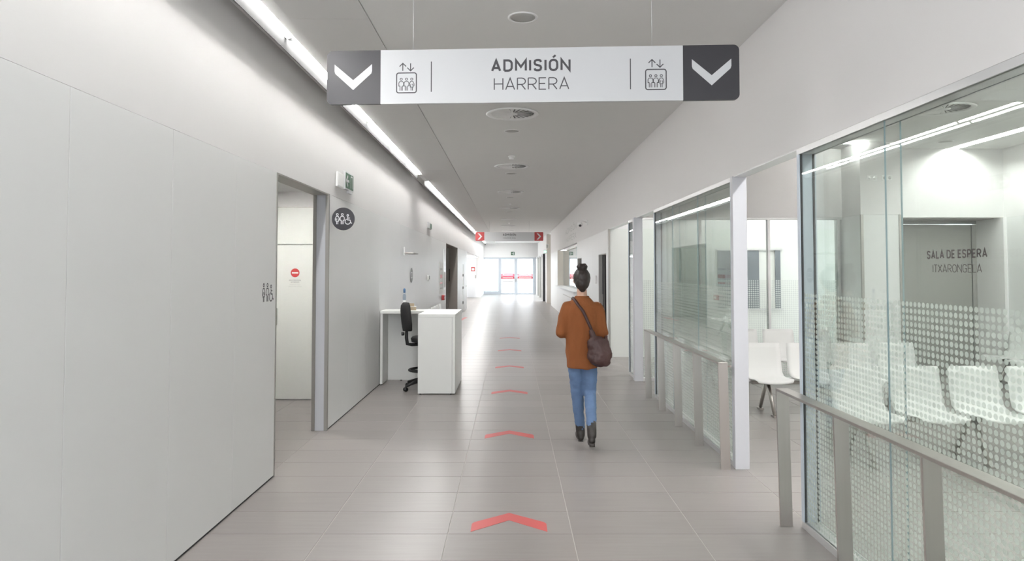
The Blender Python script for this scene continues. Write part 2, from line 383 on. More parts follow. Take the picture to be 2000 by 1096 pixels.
# ------------------------------------------------------------------ floor
TX, TY, TW, TD = -0.411, 4.352, 0.803, 0.399
floor = struct(bx('floor', M['grout'], None, -4.0, 9.0, BACK, 48.0, -0.12, -0.0025), 'grey porcelain tiled corridor floor')
tile_me = MB()
g = 0.0024; c = 0.0012
tile_me.add([(g, g, -.006), (TW - g, g, -.006), (TW - g, TD - g, -.006), (g, TD - g, -.006),
             (g, g, -c), (TW - g, g, -c), (TW - g, TD - g, -c), (g, TD - g, -c),
             (g + c, g + c, 0), (TW - g - c, g + c, 0), (TW - g - c, TD - g - c, 0), (g + c, TD - g - c, 0)],
            [(8, 9, 10, 11), (0, 1, 5, 4), (1, 2, 6, 5), (2, 3, 7, 6), (3, 0, 4, 7), (4, 5, 9, 8), (5, 6, 10, 9), (6, 7, 11, 10), (7, 4, 8, 11)])
tme = tile_me.mesh('tile'); tme.materials.append(M['tile'])
rest = MB(); n_t = 0
for j in range(-26, 109):
    y = TY + j * TD
    for i in range(-4, 11):
        x = TX + i * TW
        single = (-2 <= i <= 2 and -2 <= j <= 20) or (3 <= i <= 8 and -2 <= j <= 14) or (-4 <= i <= -3 and 3 <= j <= 11)
        if single:
            o = bpy.data.objects.new('tile', tme); COL.objects.link(o); o.parent = floor; o.location = (x, y, 0); n_t += 1
        else:
            if j > 24 and (i > 3): continue
            rest.add([(a + x, b + y, cc) for a, b, cc in tile_me.v], tile_me.f)
rest = obj('tile_field', rest, M['tile'], floor); rest['kind'] = 'stuff'

# red chevrons stuck on the floor
chev = [(-.25, 0), (-.25, .135), (-.235, .165), (0, .335), (.235, .165), (.25, .135), (.25, 0), (0, .20)]
ords = ['nearest the camera', 'second from the camera', 'third from the camera', 'fourth from the camera', 'fifth from the camera', 'farthest from the camera']
for k, yy in enumerate((4.385, 6.785, 9.20, 11.62, 14.05, 16.62)):
    o = obj('floor_chevron', MB().poly(chev, ((0, 0, 0), (1, 0, 0), (0, 1, 0)), 0, 0.0012), M['floorred'])
    o.location = (-0.016 - k * 0.006, yy, 0.0002)
    tag(o, 'red chevron on the floor tiles, ' + ords[k], 'floor marking', 'red chevrons along the corridor floor')
o = obj('floor_marking', MB().poly([(0, 0), (.12, 0), (.22, 1.5), (.10, 1.5)], ((-1.80, 22.6, 0), (1, 0, 0), (0, 1, 0)), 0.0002, .0014), M['floorred'])
tag(o, 'faint red stripe on the floor by the left wall beyond the desk', 'floor marking')
o = bx('floor_slot', M['darksteel'], None, .99, 1.03, 19.6, 23.4, 0.0, 0.002); tag(o, 'thin dark metal slot let into the floor beyond the walking person', 'floor slot')

# ------------------------------------------------------------------ left wall
wl = struct(bx('wall_left', M['plaster'], None, XL - .163, XL - .004, BACK, 47.1, PT + .004, CE + .12), 'white upper corridor wall on the left')
def lbacking(y0, y1): bx('backing', M['panel'], wl, XL - .163, XL - .012, y0, y1, 0.0, PT + .004)
def lpanel(y0, y1, z0=0.014, z1=PT): bx('wall_panel', M['panel'], wl, XL - .012, XL, y0 + .0016, y1 - .0016, z0, z1, c=0.001)
lbacking(BACK, 5.53); lbacking(7.13, 19.9); lbacking(24.2, 29.2); lbacking(41.8, 47.1)
ys = [BACK] + [2.93 - .90 * k for k in range(9, 0, -1)] + [2.93, 3.83, 4.715, 5.53]
for a, b in zip(ys, ys[1:]): lpanel(a, b)
ys = [7.13 + 0.912 * k for k in range(14)] + [19.9]
for a, b in zip(ys, ys[1:]): lpanel(a, b)
for a, b in ((24.2, 25.3), (27.9, 29.2)): lpanel(a, b)
for a, b in ((41.8, 43.6), (43.6, 45.4), (45.4, 47.1)): lpanel(a, b)
bl = sempty('shade_strip_left', 'dark strip painting the shade at the foot of the left wall')
for a, b in ((BACK, 5.53), (7.13, 19.9)):
    bx('gap_strip', M['shadow'], bl, XL - .0115, XL - .006, a, b, 0.0, 0.013)  # near-black strip paints the shade in the gap below the panels

# doorless opening to the lavatories
tr = sempty('trim_1', 'metal edging round the lavatory opening')
bx('edge_strip', M['trim'], tr, XL - .163, XL + .004, 5.53, 5.548, 0.0, PT)
wn = bx('end_panel', M['postgrey'], wl, XL - .163, XL - .004, 7.112, 7.13, 0.0, PT)
for a in (XL - .163, XL - .030): bx('edge_strip', M['trim'], tr, a, a + .034, 7.098, 7.135 if a > -2.05 else 7.112, 0.0, PT + .004)
bx('lintel_lining', M['trim'], tr, XL - .163, XL, 5.548, 7.10, PT - .012, PT + .003)
wv = sempty('wall_vestibule', 'cream walls of the lavatory vestibule')
bx('back_wall', M['plaster'], wv, -4.0, XL - .163, 8.82, 8.95, 0, CE)
bx('side_wall', M['plaster'], wv, -4.0, -3.85, 4.6, 8.82, 0, CE)
bx('near_wall', M['plaster'], wv, -4.0, XL - .163, 4.5, 4.6, 0, CE)
bx('fascia_panel', M['cream'], wv, -3.84, XL - .17, 8.79, 8.82, 2.045, 2.530)
bx('gap_strip', M['trim'], wv, -3.84, XL - .17, 8.80, 8.82, 2.530, 2.540)
bx('ceiling_board', M['ceil'], wv, -3.9, XL - .163, 4.6, 8.82, 2.74, 2.80)
d1 = sempty('door_1', 'cream door with a red no entry sticker in the vestibule')
bx('door_leaf', M['cream'], d1, -3.70, XL - .20, 8.79, 8.82, 0.012, 2.035, c=.002)
fd = ((0, 8.79, 0), (1, 0, 0), (0, 0, 1))
n_ = 28
mb = MB().poly([(-2.855 + .058 * math.cos(2 * math.pi * k / n_), 1.666 + .058 * math.sin(2 * math.pi * k / n_)) for k in range(n_)], fd, .0005, .002)
st = obj('no_entry_sticker', mb, M['red'], d1)
obj('bar', MB().poly(rrect(-2.897, -2.813, 1.656, 1.676, .002), fd, .002, .0028), M['paper'], st)
text('lettering', 'SOLO PERSONAL', fd, -2.935, -2.775, 1.560, .016, M['inkmid'], d1, .01)
text('lettering', 'AUTORIZADO', fd, -2.912, -2.798, 1.535, .016, M['inkmid'], d1, .01)
text('lettering', 'BAIMENDUTAKO', fd, -2.925, -2.785, 1.505, .014, M['inkpale'], d1, -.005)
text('lettering', 'LANGILEAK SOILIK', fd, -2.945, -2.765, 1.480, .014, M['inkpale'], d1, -.005)
hd = bx('handle', M['steel'], d1, -3.10, -3.085, 8.765, 8.79, 0.98, 1.20)
lamp = bx('ceiling_lamp', M['diff'], None, -3.3, -2.6, 7.5, 7.6, 2.715, 2.739)
tag(lamp, 'slim white ceiling light added to brighten the lavatory vestibule', 'lamp')
bx('diffuser', emit('vestibule_fill', (1, .99, .95), 150), lamp, -3.29, -2.61, 7.51, 7.59, 2.711, 2.716)  # lamp added to brighten the vestibule

# lift recess
wr = sempty('wall_lift_recess', 'taupe metal clad lift recess in the left wall')
bx('far_cheek', M['taupe'], wr, -3.3, XL - .001, 24.17, 24.199, 0, PT + .003)
bx('near_cheek', M['taupe'], wr, -3.3, XL - .165, 19.80, 19.9, 0, PT + .01)
bx('back_wall', M['darksteel'], wr, -3.4, -3.3, 19.8, 24.3, 0, PT + .01)
bx('soffit', M['taupe'], wr, -3.4, XL - .002, 19.91, 24.17, PT - .012, PT + .003)
for k, yc in enumerate((21.0, 23.1)):
    t = sempty('door_%d' % (2 + k), 'stainless lift doors in the recess')
    for s_ in (-1, 1): bx('lift_leaf', M['steel'], t, -3.29, -3.25, yc + (0.003 if s_ > 0 else -.45), yc + (.45 if s_ > 0 else -.003), 0, 2.1)
    bx('frame', M['trim'], t, -3.29, -3.22, yc - .52, yc - .46, 0, 2.16); bx('frame', M['trim'], t, -3.29, -3.22, yc + .46, yc + .52, 0, 2.16)
bx('jamb', M['trim'], wr, XL - .42, XL - .33, 24.12, 24.17, 0, PT - .02)
bx('lift_button_plate', M['shadow'], wr, XL - .31, XL - .28, 24.15, 24.169, 1.3, 1.75)

# white door with a narrow slot beyond the lift
d4 = sempty('door_4', 'white corridor door with a narrow vertical glazed slot')
bx('door_leaf', M['panel'], d4, XL - .012, XL - .002, 25.302, 26.55, 0.012, 2.50)
bx('door_leaf', M['panel'], d4, XL - .012, XL - .002, 27.35, 27.898, 0.012, 2.50)
bx('over_panel', M['panel'], d4, XL - .012, XL - .002, 26.55, 27.35, 1.95, 2.50)
sl = bx('slot', M['trim'], d4, XL - .012, XL - .009, 26.55, 27.35, 0.012, 1.95)
for zz in (.35, .95, 1.45): bx('hinge', M['shadow'], sl, XL - .009, XL + .012, 26.85, 27.0, zz, zz + .10)
bx('door_pull', M['steel'], d4, XL - .002, XL + .03, 28.6, 28.64, 1.0, 1.05)

# wide side passage and its far door
ws = sempty('wall_passage', 'white end wall of the side passage')
bx('end_wall', M['plaster'], ws, -4.2, XL - .001, 41.75, 41.79, 0, PT)
bx('side_wall', M['plaster'], ws, -4.35, -4.2, 29.0, 42, 0, CE)
bx('ceiling_board', M['ceil'], ws, -4.3, XL - .163, 29.0, 42, 2.62, 2.7)
bx('near_wall', M['plaster'], ws, -4.3, XL - .163, 29.0, 29.2, 0, CE)
d5 = sempty('door_5', 'white door with a red pictogram sign at the end of the side passage')
bx('door_leaf', M['white'], d5, -2.98, -2.20, 41.715, 41.749, .01, 2.48)
bx('handle', M['steel'], d5, -2.28, -2.22, 41.67, 41.715, 1.20, 1.40)
fd = ((0, 41.715, 0), (1, 0, 0), (0, 0, 1))
o = obj('no_smoking_sign', MB().poly(rrect(-2.53, -2.29, 1.64, 1.90, .01), fd, .001, .006), M['red'], d5)
obj('panel', MB().poly(rrect(-2.49, -2.33, 1.69, 1.83, .03), fd, .006, .009), M['paper'], o)

# ------------------------------------------------------------------ right wall
wrt = struct(bx('wall_right', M['plaster'], None, XR, XR + .115, BACK, 32.4, PT, CE + .14), 'white upper corridor wall on the right')
bx('lower_wall', M['panel'], wrt, XR, XR + .115, BACK, 0.3, 0, PT)

def glass_pane(parent, x0, x1, y0, y1, z0, z1, axis='x'):
    mb = MB(); mb.box(x0, x1, y0, y1, z0, z1)
    o = obj('pane', mb, [M['glass'], M['glassedge']], parent)
    for p in o.data.polygons:
        p.material_index = 0 if abs(p.normal.x if axis == 'x' else p.normal.y) > .9 else 1
    return o
def dots_x(parent, x, y0, y1, ztop, flip=1):
    mb = MB(); p = 0.0325; r = 0.0128; n = 10
    y = y0 + .018
    cs = [(r * math.cos(2 * math.pi * k / n), r * math.sin(2 * math.pi * k / n)) for k in range(n)]
    while y < y1 - .012:
        z = ztop
        while z > .055:
            mb.add([(x, y + a, z + b) for a, b in cs], [tuple(range(n))]); z -= p
        y += p
    o = obj('frosted_dots', mb, M['film'], parent); o['kind'] = 'stuff'; return o
def partition(name, label, y0, y1, joints, near_open=False):
    w = sempty(name, label)
    f = .032
    bx('head_frame', M['alu'], w, XR, XR + .115, y0, y1, PT - .04, PT - .001)
    bx('sill_frame', M['alu'], w, XR + .002, XR + .113, y0, y1, 0, .045)
    for a, b in ((y0, y0 + f), (y1 - f, y1)):
        jb = bx('jamb', M['jamb'], w, XR, XR + .115, a, b, .045, PT - .04)
        gy = b if a == y0 else a - .004
        for gx in (XR + .008, XR + .090): bx('gasket', M['shadow'], jb, gx, gx + .014, gy, gy + .004, .045, PT - .04)
    js = [y0 + f] + joints + [y1 - f]
    for a, b in zip(js, js[1:]):
        glass_pane(w, XR + .011, XR + .019, a + .0012, b - .0012, .045, PT - .04)
        glass_pane(w, XR + .093, XR + .101, a + .0012, b - .0012, .045, PT - .04)
    dots_x(w, XR + .0215, y0 + f, y1 - f, 1.535)
    return w
w1 = partition('window_1', 'glazed waiting room partition with frosted dots nearest the camera', 0.3, 4.46, [1.33, 2.38, 3.43])
w2 = partition('window_2', 'glazed waiting room partition with frosted dots between the two openings', 5.80, 8.98, [6.91, 7.98])
w3 = partition('window_3', 'narrow glazed partition beyond the waiting room', 10.38, 10.95, [])
# lettering on the near glass: it reads from the far side to the near side
fg = ((XR + .0108, 0, 0), (0, -1, 0), (0, 0, 1))
dtext('lettering', 'SALA DE ESPERA', fg, -3.092, -2.70, 1.752, .038, M['glassink'], w1, .17)
dtext('lettering', 'ITXARONGELA', fg, -3.052, -2.733, 1.690, .036, M['glassink'], w1, .09)
# white end posts
t2 = struct(bx('trim_2', M['postgrey'], None, XR - .008, XR + .115, 5.74, 5.80, 0, PT, c=.003), 'white post at the end of the glass partition')
t3 = struct(bx('trim_3', M['postgrey'], None, XR - .03, XR + .10, 10.25, 10.38, 0, PT, c=.003), 'far white post at the back wall of the waiting room')
# opening soffit linings
t4 = sempty('trim_4', 'metal head linings of the openings in the right wall')
for a, b in ((4.46, 5.74), (8.98, 10.25), (10.95, 13.1)): bx('lining', M['alu'], t4, XR + .001, XR + .114, a, b, PT - .008, PT)
# panelled wall beyond the openings
wf = sempty('wall_panelled', 'white panelled wall beyond the openings on the right')
bx('face_wall', M['cream'], wf, XR + .02, 7.75, 13.1, 13.22, 0, PT); bx('upper_wall', M['plaster'], wf, XR + .115, 7.75, 13.1, 13.22, PT, CE)
bx('edge_strip', M['trim'], wf, XR - .004, XR + .02, 13.08, 13.22, 0, PT)
bx('backing', M['panel'], wf, XR + .02, XR + .115, 13.22, 13.5, 0, PT); bx('backing', M['panel'], wf, XR + .02, XR + .115, 14.7, 18.2, 0, PT)
bx('backing', M['panel'], wf, XR + .02, XR + .115, 13.5, 14.7, 2.045, PT); bx('backing', M['panel'], wf, XR + .02, XR + .115, 18.2, 19.4, 2.045, PT)
bx('backing', M['panel'], wf, XR + .02, XR + .115, 19.4, 19.5, 0, PT)
for a, b, z in ((13.22, 13.5, .014), (13.5, 14.7, 2.045), (14.7, 15.87, .014), (15.87, 17.04, .014), (17.04, 18.2, .014), (18.2, 19.4, 2.045), (19.4, 19.5, .014)):
    bx('wall_panel', M['panel'], wf, XR, XR + .019, a + .0016, b - .0016, z, PT, c=.001)
for k, y0 in enumerate((13.5, 18.2)):
    d = sempty('door_%d' % (6 + k), ('recessed dark doorway with steel jambs beside the waiting room', 'recessed doorway beside the reception hatch')[k])
    bx('recess_back', M['void'] if k == 0 else M['greydoor'], d, XR + .30, XR + .33, y0, y0 + 1.2, 0, 2.05)
    bx('far_jamb', M['trim'], d, XR + .001, XR + .075, y0 + 1.15, y0 + 1.199, 0, 2.03); bx('near_jamb', M['trim'], d, XR + .001, XR + .30, y0 + .001, y0 + .03, 0, 2.03)
    bx('door_leaf', M['signdark'] if k == 0 else M['greydoor'], d, XR + .075, XR + .30, y0 + 1.08, y0 + 1.198, 0.01, 2.03)
    bx('leaf_edge', M['steel'], d, XR + .095, XR + .115, y0 + 1.06, y0 + 1.08, 0.01, 2.03)
    bx('head', M['trim'], d, XR + .02, XR + .30, y0, y0 + 1.2, 2.03, 2.045)
    bx('door_pull', M['steel'], d, XR + .05, XR + .07, y0 + 1.0, y0 + 1.06, .95, 1.18)
o = bx('card_reader', M['diff'], None, XR - .03, XR, 15.0, 15.12, 1.40, 1.58, c=.006); tag(o, 'small white card reader on the wall left of the dark doorway', 'card reader')

# reception hatch
wh = sempty('wall_hatch', 'reception hatch niche in the right wall')
bx('counter_front', M['panel'], wh, XR, XR + .03, 19.5, 27.7, 0, 1.03)
bx('counter_ledge', M['white'], wh, XR - .10, XR + .42, 19.5, 27.7, 1.03, 1.07, c=.004)
bx('end_cheek', M['beige'], wh, XR + .001, XR + .26, 27.68, 27.75, 0, PT); bx('lower_cheek', M['beige'], wh, XR + .03, XR + .26, 19.5, 27.6, 0.0, 1.03)
bx('room_back', M['plaster'], wh, 4.6, 4.7, 19.4, 27.8, 0, CE); bx('room_side', M['plaster'], wh, XR + .26, 4.7, 19.42, 19.5, 0, CE); bx('room_side', M['plaster'], wh, XR + .26, 4.7, 27.75, 27.85, 0, CE)
bx('room_ceiling', M['ceil'], wh, XR + .115, 4.7, 19.42, 27.8, CE, CE + .1)
bx('slot', M['darksteel'], wh, XR - .004, XR, 20.4, 24.8, .80, .83)
h4 = sempty('window_4', 'clear glass panes of the reception hatch')
for a in (19.52, 22.25, 24.97): glass_pane(h4, XR + .24, XR + .25, a, a + 2.70, 1.07, PT)
bx('lower_wall', M['panel'], wrt, XR, XR + .115, 27.75, 32.4, 0, PT)
cl = struct(bx('trim_5', M['beige'], None, 1.83, 2.05, 34.6, 34.85, 0, CE, c=.003), 'beige column near the glazed entrance')
wfr = sempty('wall_far_right', 'white wall behind the beige column')
bx('return_wall', M['plaster'], wfr, 2.05, 3.2, 34.7, 34.8, 0, CE); bx('link_wall', M['plaster'], wfr, 2.04, 2.14, 32.4, 34.7, 0, CE)
bx('side_wall', M['plaster'], wfr, 1.86, 1.98, 34.85, 47.1, 2.62, CE + .1)
sg = sempty('window_5', 'glazed side entrance with dark and steel posts')
for a, m in ((36.6, 'signdark'), (38.4, 'trim'), (41.5, 'trim'), (44.4, 'trim'), (46.9, 'alu')): bx('post', M[m], sg, 1.72, 1.86, a, a + .12, 0, 2.6)
bx('head', M['alu'], sg, 1.74, 1.86, 36.6, 47.0, 2.54, 2.62)
for a, b in ((38.52, 41.5), (41.62, 44.4), (44.52, 46.9)): glass_pane(sg, 1.79, 1.80, a, b, 0.02, 2.54)
bx('screen', M['white'], sg, 1.86, 1.95, 34.85, 36.6, 0, 2.62)

# ------------------------------------------------------------------ far end
we = struct(bx('wall_far', M['plaster'], None, -2.3, 2.2, 47.1, 47.3, 2.60, CE + .1), 'white bulkhead above the glazed entrance')
dg = sempty('door_8', 'glazed double entrance door with red bands')
def post(x0, x1, z0=0, z1=2.6, m='alu'): bx('frame', M[m], dg, x0, x1, 47.08, 47.2, z0, z1)
for a, b in ((-2.12, -1.93), (-.93, -.72), (.20, .44), (1.50, 1.86)): post(a, b, 0, 2.6, 'frame')
for a, b in ((-1.93, -.93), (-.72, .20), (.44, 1.50)): post(a, b, 0, .10 if a > -1.5 else .22, 'frame'); post(a, b, 2.50, 2.6, 'frame')
w6 = sempty('window_6', 'glazed side light with vertical blinds beside the entrance door')
for k in range(10): bx('blind_slat', M['lamella'], w6, -1.925 + k * .1, -1.925 + k * .1 + .094, 47.22, 47.224, .24, 2.5)
for k in range(1, 5): bx('blind_edge', M['frame'], w6, -1.93 + k * .2 - .01, -1.93 + k * .2 + .01, 47.20, 47.215, .24, 2.5)
glass_pane(w6, -1.93, -.93, 47.13, 47.14, .22, 2.5, 'y')
for a, b in ((-.72, .20), (.44, 1.50)):
    pn = obj('door_pane', MB().box(a, b, 47.13, 47.14, .10, 2.5), M['outglass'], dg)
    bx('red_band', M['bandred'], dg, a, b, 47.122, 47.128, 1.085, 1.266)
    bx('pink_band', M['bandpink'], dg, a, b, 47.122, 47.128, 1.27, 1.447)
    fe = ((0, 47.122, 0), (1, 0, 0), (0, 0, 1))
    for z, dx in ((1.15, .08), (1.34, .10)): obj('white_line', MB().poly([(a + dx, z), (b - dx, z), (b - dx, z + .05), (a + dx, z + .05)], fe, .001, .003), M['paper'], dg)
bx('push_bar', M['trim'], dg, -.66, .14, 47.03, 47.08, .90, .96); bx('handle', M['trim'], dg, .30, .34, 47.03, 47.08, .90, 1.12)

# ------------------------------------------------------------------ ceilings
ce = struct(bx('ceiling', M['ceil'], None, -1.06, XR + .001, BACK, 32.0, CE, CE + .14), 'grey white plasterboard corridor ceiling')
bx('far_ceiling', M['ceil'], ce, -1.06, XR + .2, 32.0, 47.1, CE + .03, CE + .14)
y = 0.4
while y < 46.5:
    bx('ceiling_panel', M['tray'], ce, -1.655, -1.064, y + .002, y + 1.498, CE - .008, CE + .02); y += 1.5
bx('ceiling_panel', M['tray'], ce, -1.655, -1.064, BACK, .398, CE - .008, CE + .02)
lt = sempty('trim_6', 'white light trough along the left edge of the ceiling')
bx('lip', M['ceil'], lt, XL - .004, -1.834, BACK, 47.1, CE, CE + .02)
for a, b in ((BACK, 12.93), (13.94, 47.1)): bx('added_light_fin', M['fin'], lt, -1.834, -1.8285, a, b, CE - .10, CE + .12)  # fin added to hold the tubes' direct light off the upper left wall
bx('gap_side', M['diff'], lt, -1.834, -1.8285, 12.93, 13.94, CE - .012, CE + .12)
bx('inner_side', M['diff'], lt, -1.748, -1.742, BACK, 47.1, CE - .006, CE + .12)
bx('inner_lip', M['tray'], lt, -1.742, -1.657, BACK, 47.1, CE - .006, CE + .02)
bx('top', M['diff'], lt, -1.97, -1.05, BACK, 47.1, CE + .12, CE + .15)

bx('gap_cover', M['diff'], lt, -1.826, -1.749, 12.94, 13.93, CE - .012, CE - .004)
def light_unit():
    t = thing('light_tube', 'x', 'light')
    obj('tube', MB().tube([(0, .02, 0), (0, 1.48, 0)], .026, 12), M['tube'], t)
    for y_ in (0.0, 1.48): obj('end_cap', MB().tube([(0, y_, 0), (0, y_ + .02, 0)], .027, 12), M['diff'], t)
    bx('batten', M['diff'], t, -.025, .025, .0, 1.5, .024, .055)
    return t
LU = light_unit()
spots = [-3.8, -2.27, -.74, .78, 2.30, 3.82, 5.34, 6.86, 8.38, 9.90, 11.42] + [13.95 + 1.53 * k for k in range(21)]
for i, y_ in enumerate(spots):
    if y_ < 3.5: lab = 'glowing light tube in the ceiling trough before the picture edge'; grp = 'light tubes out of frame'
    elif y_ > 13: lab = 'glowing tube of the far light line along the left ceiling edge'; grp = 'far light tubes'
    else: lab = 'glowing light tube in the left ceiling trough, %s' % {3.82: 'cut by the top picture edge', 5.34: 'ending behind the big sign', 6.86: 'coming out below the big hanging sign', 8.38: 'second below the big sign', 9.90: 'third below the big sign', 11.42: 'last before the unlit gap'}[y_]; grp = 'corridor light tubes'
    o = LU if i == 0 else dup(LU)
    o.location = (-1.797, y_, CE + .010); o['label'] = lab; o['group'] = grp

# round ceiling diffusers with radial blades, speakers, detectors
def diffuser(label):
    t = thing('air_diffuser', label, 'air vent', group='round air diffusers')
    obj('rim', MB().lathe([(.30, 0), (.318, -.010), (.305, -.020), (.264, -.014), (.258, -.004), (.258, 0)], n=40, caps=False), M['diff'], t)
    obj('plenum', MB().lathe([(.259, .0), (.259, .001)], n=40), M['void'], t)
    for k in range(24):
        a = 2 * math.pi * k / 24; q = Matrix.Rotation(a, 3, 'Z')
        mb = MB(); vs = [q @ Vector(p) for p in ((.06, -.004, -.012), (.255, -.030, -.012), (.255, .024, -.003), (.06, .006, -.003))]
        vs2 = [v + Vector((0, 0, .0015)) for v in vs]
        mb.add(vs + vs2, [(0, 1, 2, 3), (7, 6, 5, 4), (0, 4, 5, 1), (1, 5, 6, 2), (2, 6, 7, 3), (3, 7, 4, 0)])
        obj('blade', mb, M['diff'], t)
    obj('hub', MB().lathe([(.07, -.001), (.07, -.010), (.055, -.014)], n=24), M['diff'], t)
    return t
D0 = diffuser('round slotted air diffuser just below the big hanging sign'); D0.location = (.012, 7.92, CE)
for k, (x_, y_) in enumerate(((.005, 11.93), (-.024, 15.85), (-.06, 20.0), (-.094, 24.4), (-.13, 28.0), (-.14, 31.4))):
    dup(D0, (x_, y_, CE), label='round air diffuser on the corridor ceiling, %s from the big sign' % ('second', 'third', 'fourth', 'fifth', 'sixth', 'seventh')[k])
dup(D0, (5.03, 7.68, CE), label='round air diffuser on the waiting room ceiling', group='waiting room diffuser')
def speaker(label, x_, y_):
    t = thing('ceiling_speaker', label, 'speaker', (x_, y_, CE), group='round ceiling speakers')
    obj('rim', MB().lathe([(.112, 0), (.112, -.005), (.098, -.007), (.092, -.003), (.092, 0)], n=32, caps=False), M['diff'], t)
    obj('grille', MB().lathe([(.093, -.001), (.093, -.003), (.05, -.006)], n=32), M['grille'], t); return t
for k, (x_, y_) in enumerate(((.084, 4.89), (.007, 8.93), (-.01, 12.88), (-.03, 17.1), (-.06, 21.3))):
    speaker('round ceiling speaker ' + ('above the big hanging sign', 'just beyond the nearest diffuser', 'just beyond the second diffuser', 'just beyond the third diffuser', 'just beyond the fourth diffuser')[k], x_, y_)
speaker('round ceiling speaker in the waiting room', 6.33, 9.65)
for k, (x_, y_) in enumerate(((0, 10.9), (-.03, 18.7), (-.1, 26.3))):
    t = thing('smoke_detector', 'small white smoke detector on the ceiling ' + ('before the second diffuser', 'before the fourth diffuser', 'before the sixth diffuser')[k], 'smoke detector', (x_, y_, CE), group='smoke detectors')
    obj('base', MB().lathe([(.055, 0), (.055, -.018), (.048, -.022)], n=20), M['diff'], t)
    obj('chamber', MB().lathe([(.036, -.022), (.036, -.04), (.040, -.045), (.030, -.058)], n=20), M['diff'], t)

# ------------------------------------------------------------------ waiting room shell
wt = sempty('wall_waiting', 'white walls of the waiting room')
bx('side_wall', M['plaster'], wt, 7.6, 7.75, -1.0, 13.1, PT, CE); bx('near_wall', M['plaster'], wt, XR + .115, 7.75, -1.15, -1.0, 0, CE)
for a, b in [(-1.0 + 1.12 * k, -1.0 + 1.12 * (k + 1)) for k in range(10)]: bx('wall_panel', M['panel'], wt, 7.598, 7.75, a + .002, b - .002, 0.012, PT - .002)
bx('upper_wall', M['plaster'], wt, XR + .115, 5.10, 10.25, 10.38, PT, CE)
bx('upper_wall', M['plaster'], wt, 5.10, 5.69, 9.70, 10.5, PT, CE); bx('block', M['panel'], wt, 5.10, 5.69, 9.70, 10.5, 0.0, PT - .003)
bx('lintel', M['plaster'], wt, 5.69, 7.6, 10.25, 10.40, PT, CE)
for a in (5.098, 5.655): bx('edge_strip', M['trim'], wt, a, a + .037, 9.692, 9.72, 0, PT)
bx('passage_wall', M['plaster'], wt, 7.55, 7.6, 10.2, 10.9, 0, PT)
d9 = sempty('door_9', 'large grey door panel at the back of the waiting room')
bx('door_leaf', M['greydoor'], d9, 5.69, 7.46, 10.80, 10.84, 0, 2.44); bx('side_leaf', M['greydoor'], d9, 7.48, 7.56, 10.80, 10.84, 0, 2.44)
bx('head', M['darksteel'], d9, 5.69, 7.6, 10.40, 10.84, PT - .01, PT + .03); bx('gap', M['shadow'], d9, 7.46, 7.48, 10.82, 10.84, 0, 2.44)
bx('head_panel', M['greydoor'], d9, 5.69, 7.56, 10.80, 10.84, 2.45, PT)
cw = struct(bx('ceiling_waiting', M['ceil'], None, XR + .115, 6.73, -1.0, 13.1, CE, CE + .1), 'grey white ceiling of the waiting room')
bx('side_ceiling', M['ceil'], cw, 6.91, 7.75, -1.0, 13.1, CE, CE + .1); bx('trough', M['diff'], cw, 6.72, 6.92, -1.0, 13.1, CE + .1, CE + .12)
for k in range(10):
    y_ = -.5 + 1.53 * k if k < 7 else 10.45 + .0 * k
    if k >= 7: break
    dup(LU, (6.82, y_ + .1, CE + .055), label='glowing tube of the light line on the waiting room ceiling', group='waiting room light tubes')
for k in range(5): dup(LU, (2.81, -.75 + 1.53 * k, CE - .056), label='added glowing tube out of view on the waiting room ceiling above the glass partition', group='added waiting room tubes by the glass')  # tubes added out of view to spill light through the glass
for k in range(3): dup(LU, (3.3, 20.3 + 2.4 * k, CE - .056), label='added glowing ceiling tube inside the reception hatch room', group='added hatch room tubes')  # tubes added to brighten the middle and far corridor
for k in range(4): dup(LU, (-3.1, 30.2 + 3 * k, 2.563), label='added glowing ceiling tube inside the side passage', group='added side passage tubes')  # tubes added to lift the far left side
dup(LU, (3.9, 11.2, CE - .07), label='added glowing tube on the ceiling behind the glazed back wall', group='added back passage tubes')  # tube added to brighten the space behind the glazing
dup(LU, (5.2, 11.0, CE - .07), label='added glowing tube on the ceiling behind the grey door recess', group='added back passage tubes')  # second added tube for the same space
sl = thing('ceiling_lamp', 'short glowing light bar on the waiting room ceiling by the back wall', 'lamp', (4.76, 9.68, CE - .02))
obj('tube', MB().tube([(0, 0, 0), (.42, 0, 0)], .014, 10), M['tube'], sl); bx('batten', M['diff'], sl, -.02, .44, -.02, .02, .012, .02)
# glazed back wall
w7 = sempty('window_7', 'glazed back wall of the waiting room with frosted dots')
bx('head_frame', M['alu'], w7, XR + .10, 5.10, 10.26, 10.36, PT - .035, PT - .002); bx('sill_frame', M['alu'], w7, XR + .10, 5.10, 10.26, 10.36, 0, .05)
for x_ in (2.9, 3.96, 5.04): bx('mullion', M['alu'], w7, x_, x_ + .035, 10.27, 10.35, .05, PT - .035)
for a, b in ((2.03, 2.9), (2.935, 3.96), (3.995, 5.04)): glass_pane(w7, a, b, 10.30, 10.31, .05, PT - .035, 'y')
mb = MB(); n = 8; cs = [(.0128 * math.cos(2 * math.pi * k / n), .0128 * math.sin(2 * math.pi * k / n)) for k in range(n)]
x_ = 2.05
while x_ < 5.03:
    z_ = 1.535
    while z_ > .06: mb.add([(x_ + a, 10.296, z_ + b) for a, b in cs], [tuple(range(n))]); z_ -= .0325
    x_ += .0325
o = obj('frosted_dots', mb, M['film'], w7); o['kind'] = 'stuff'
w8 = sempty('window_8', 'dark interior window behind the glazed back wall')
bx('pane', M['window_dark'], w8, 4.05, 4.86, 13.07, 13.095, .95, 2.09); bx('pane', M['window_dark'], w8, 5.18, 5.28, 13.07, 13.095, .95, 2.09)
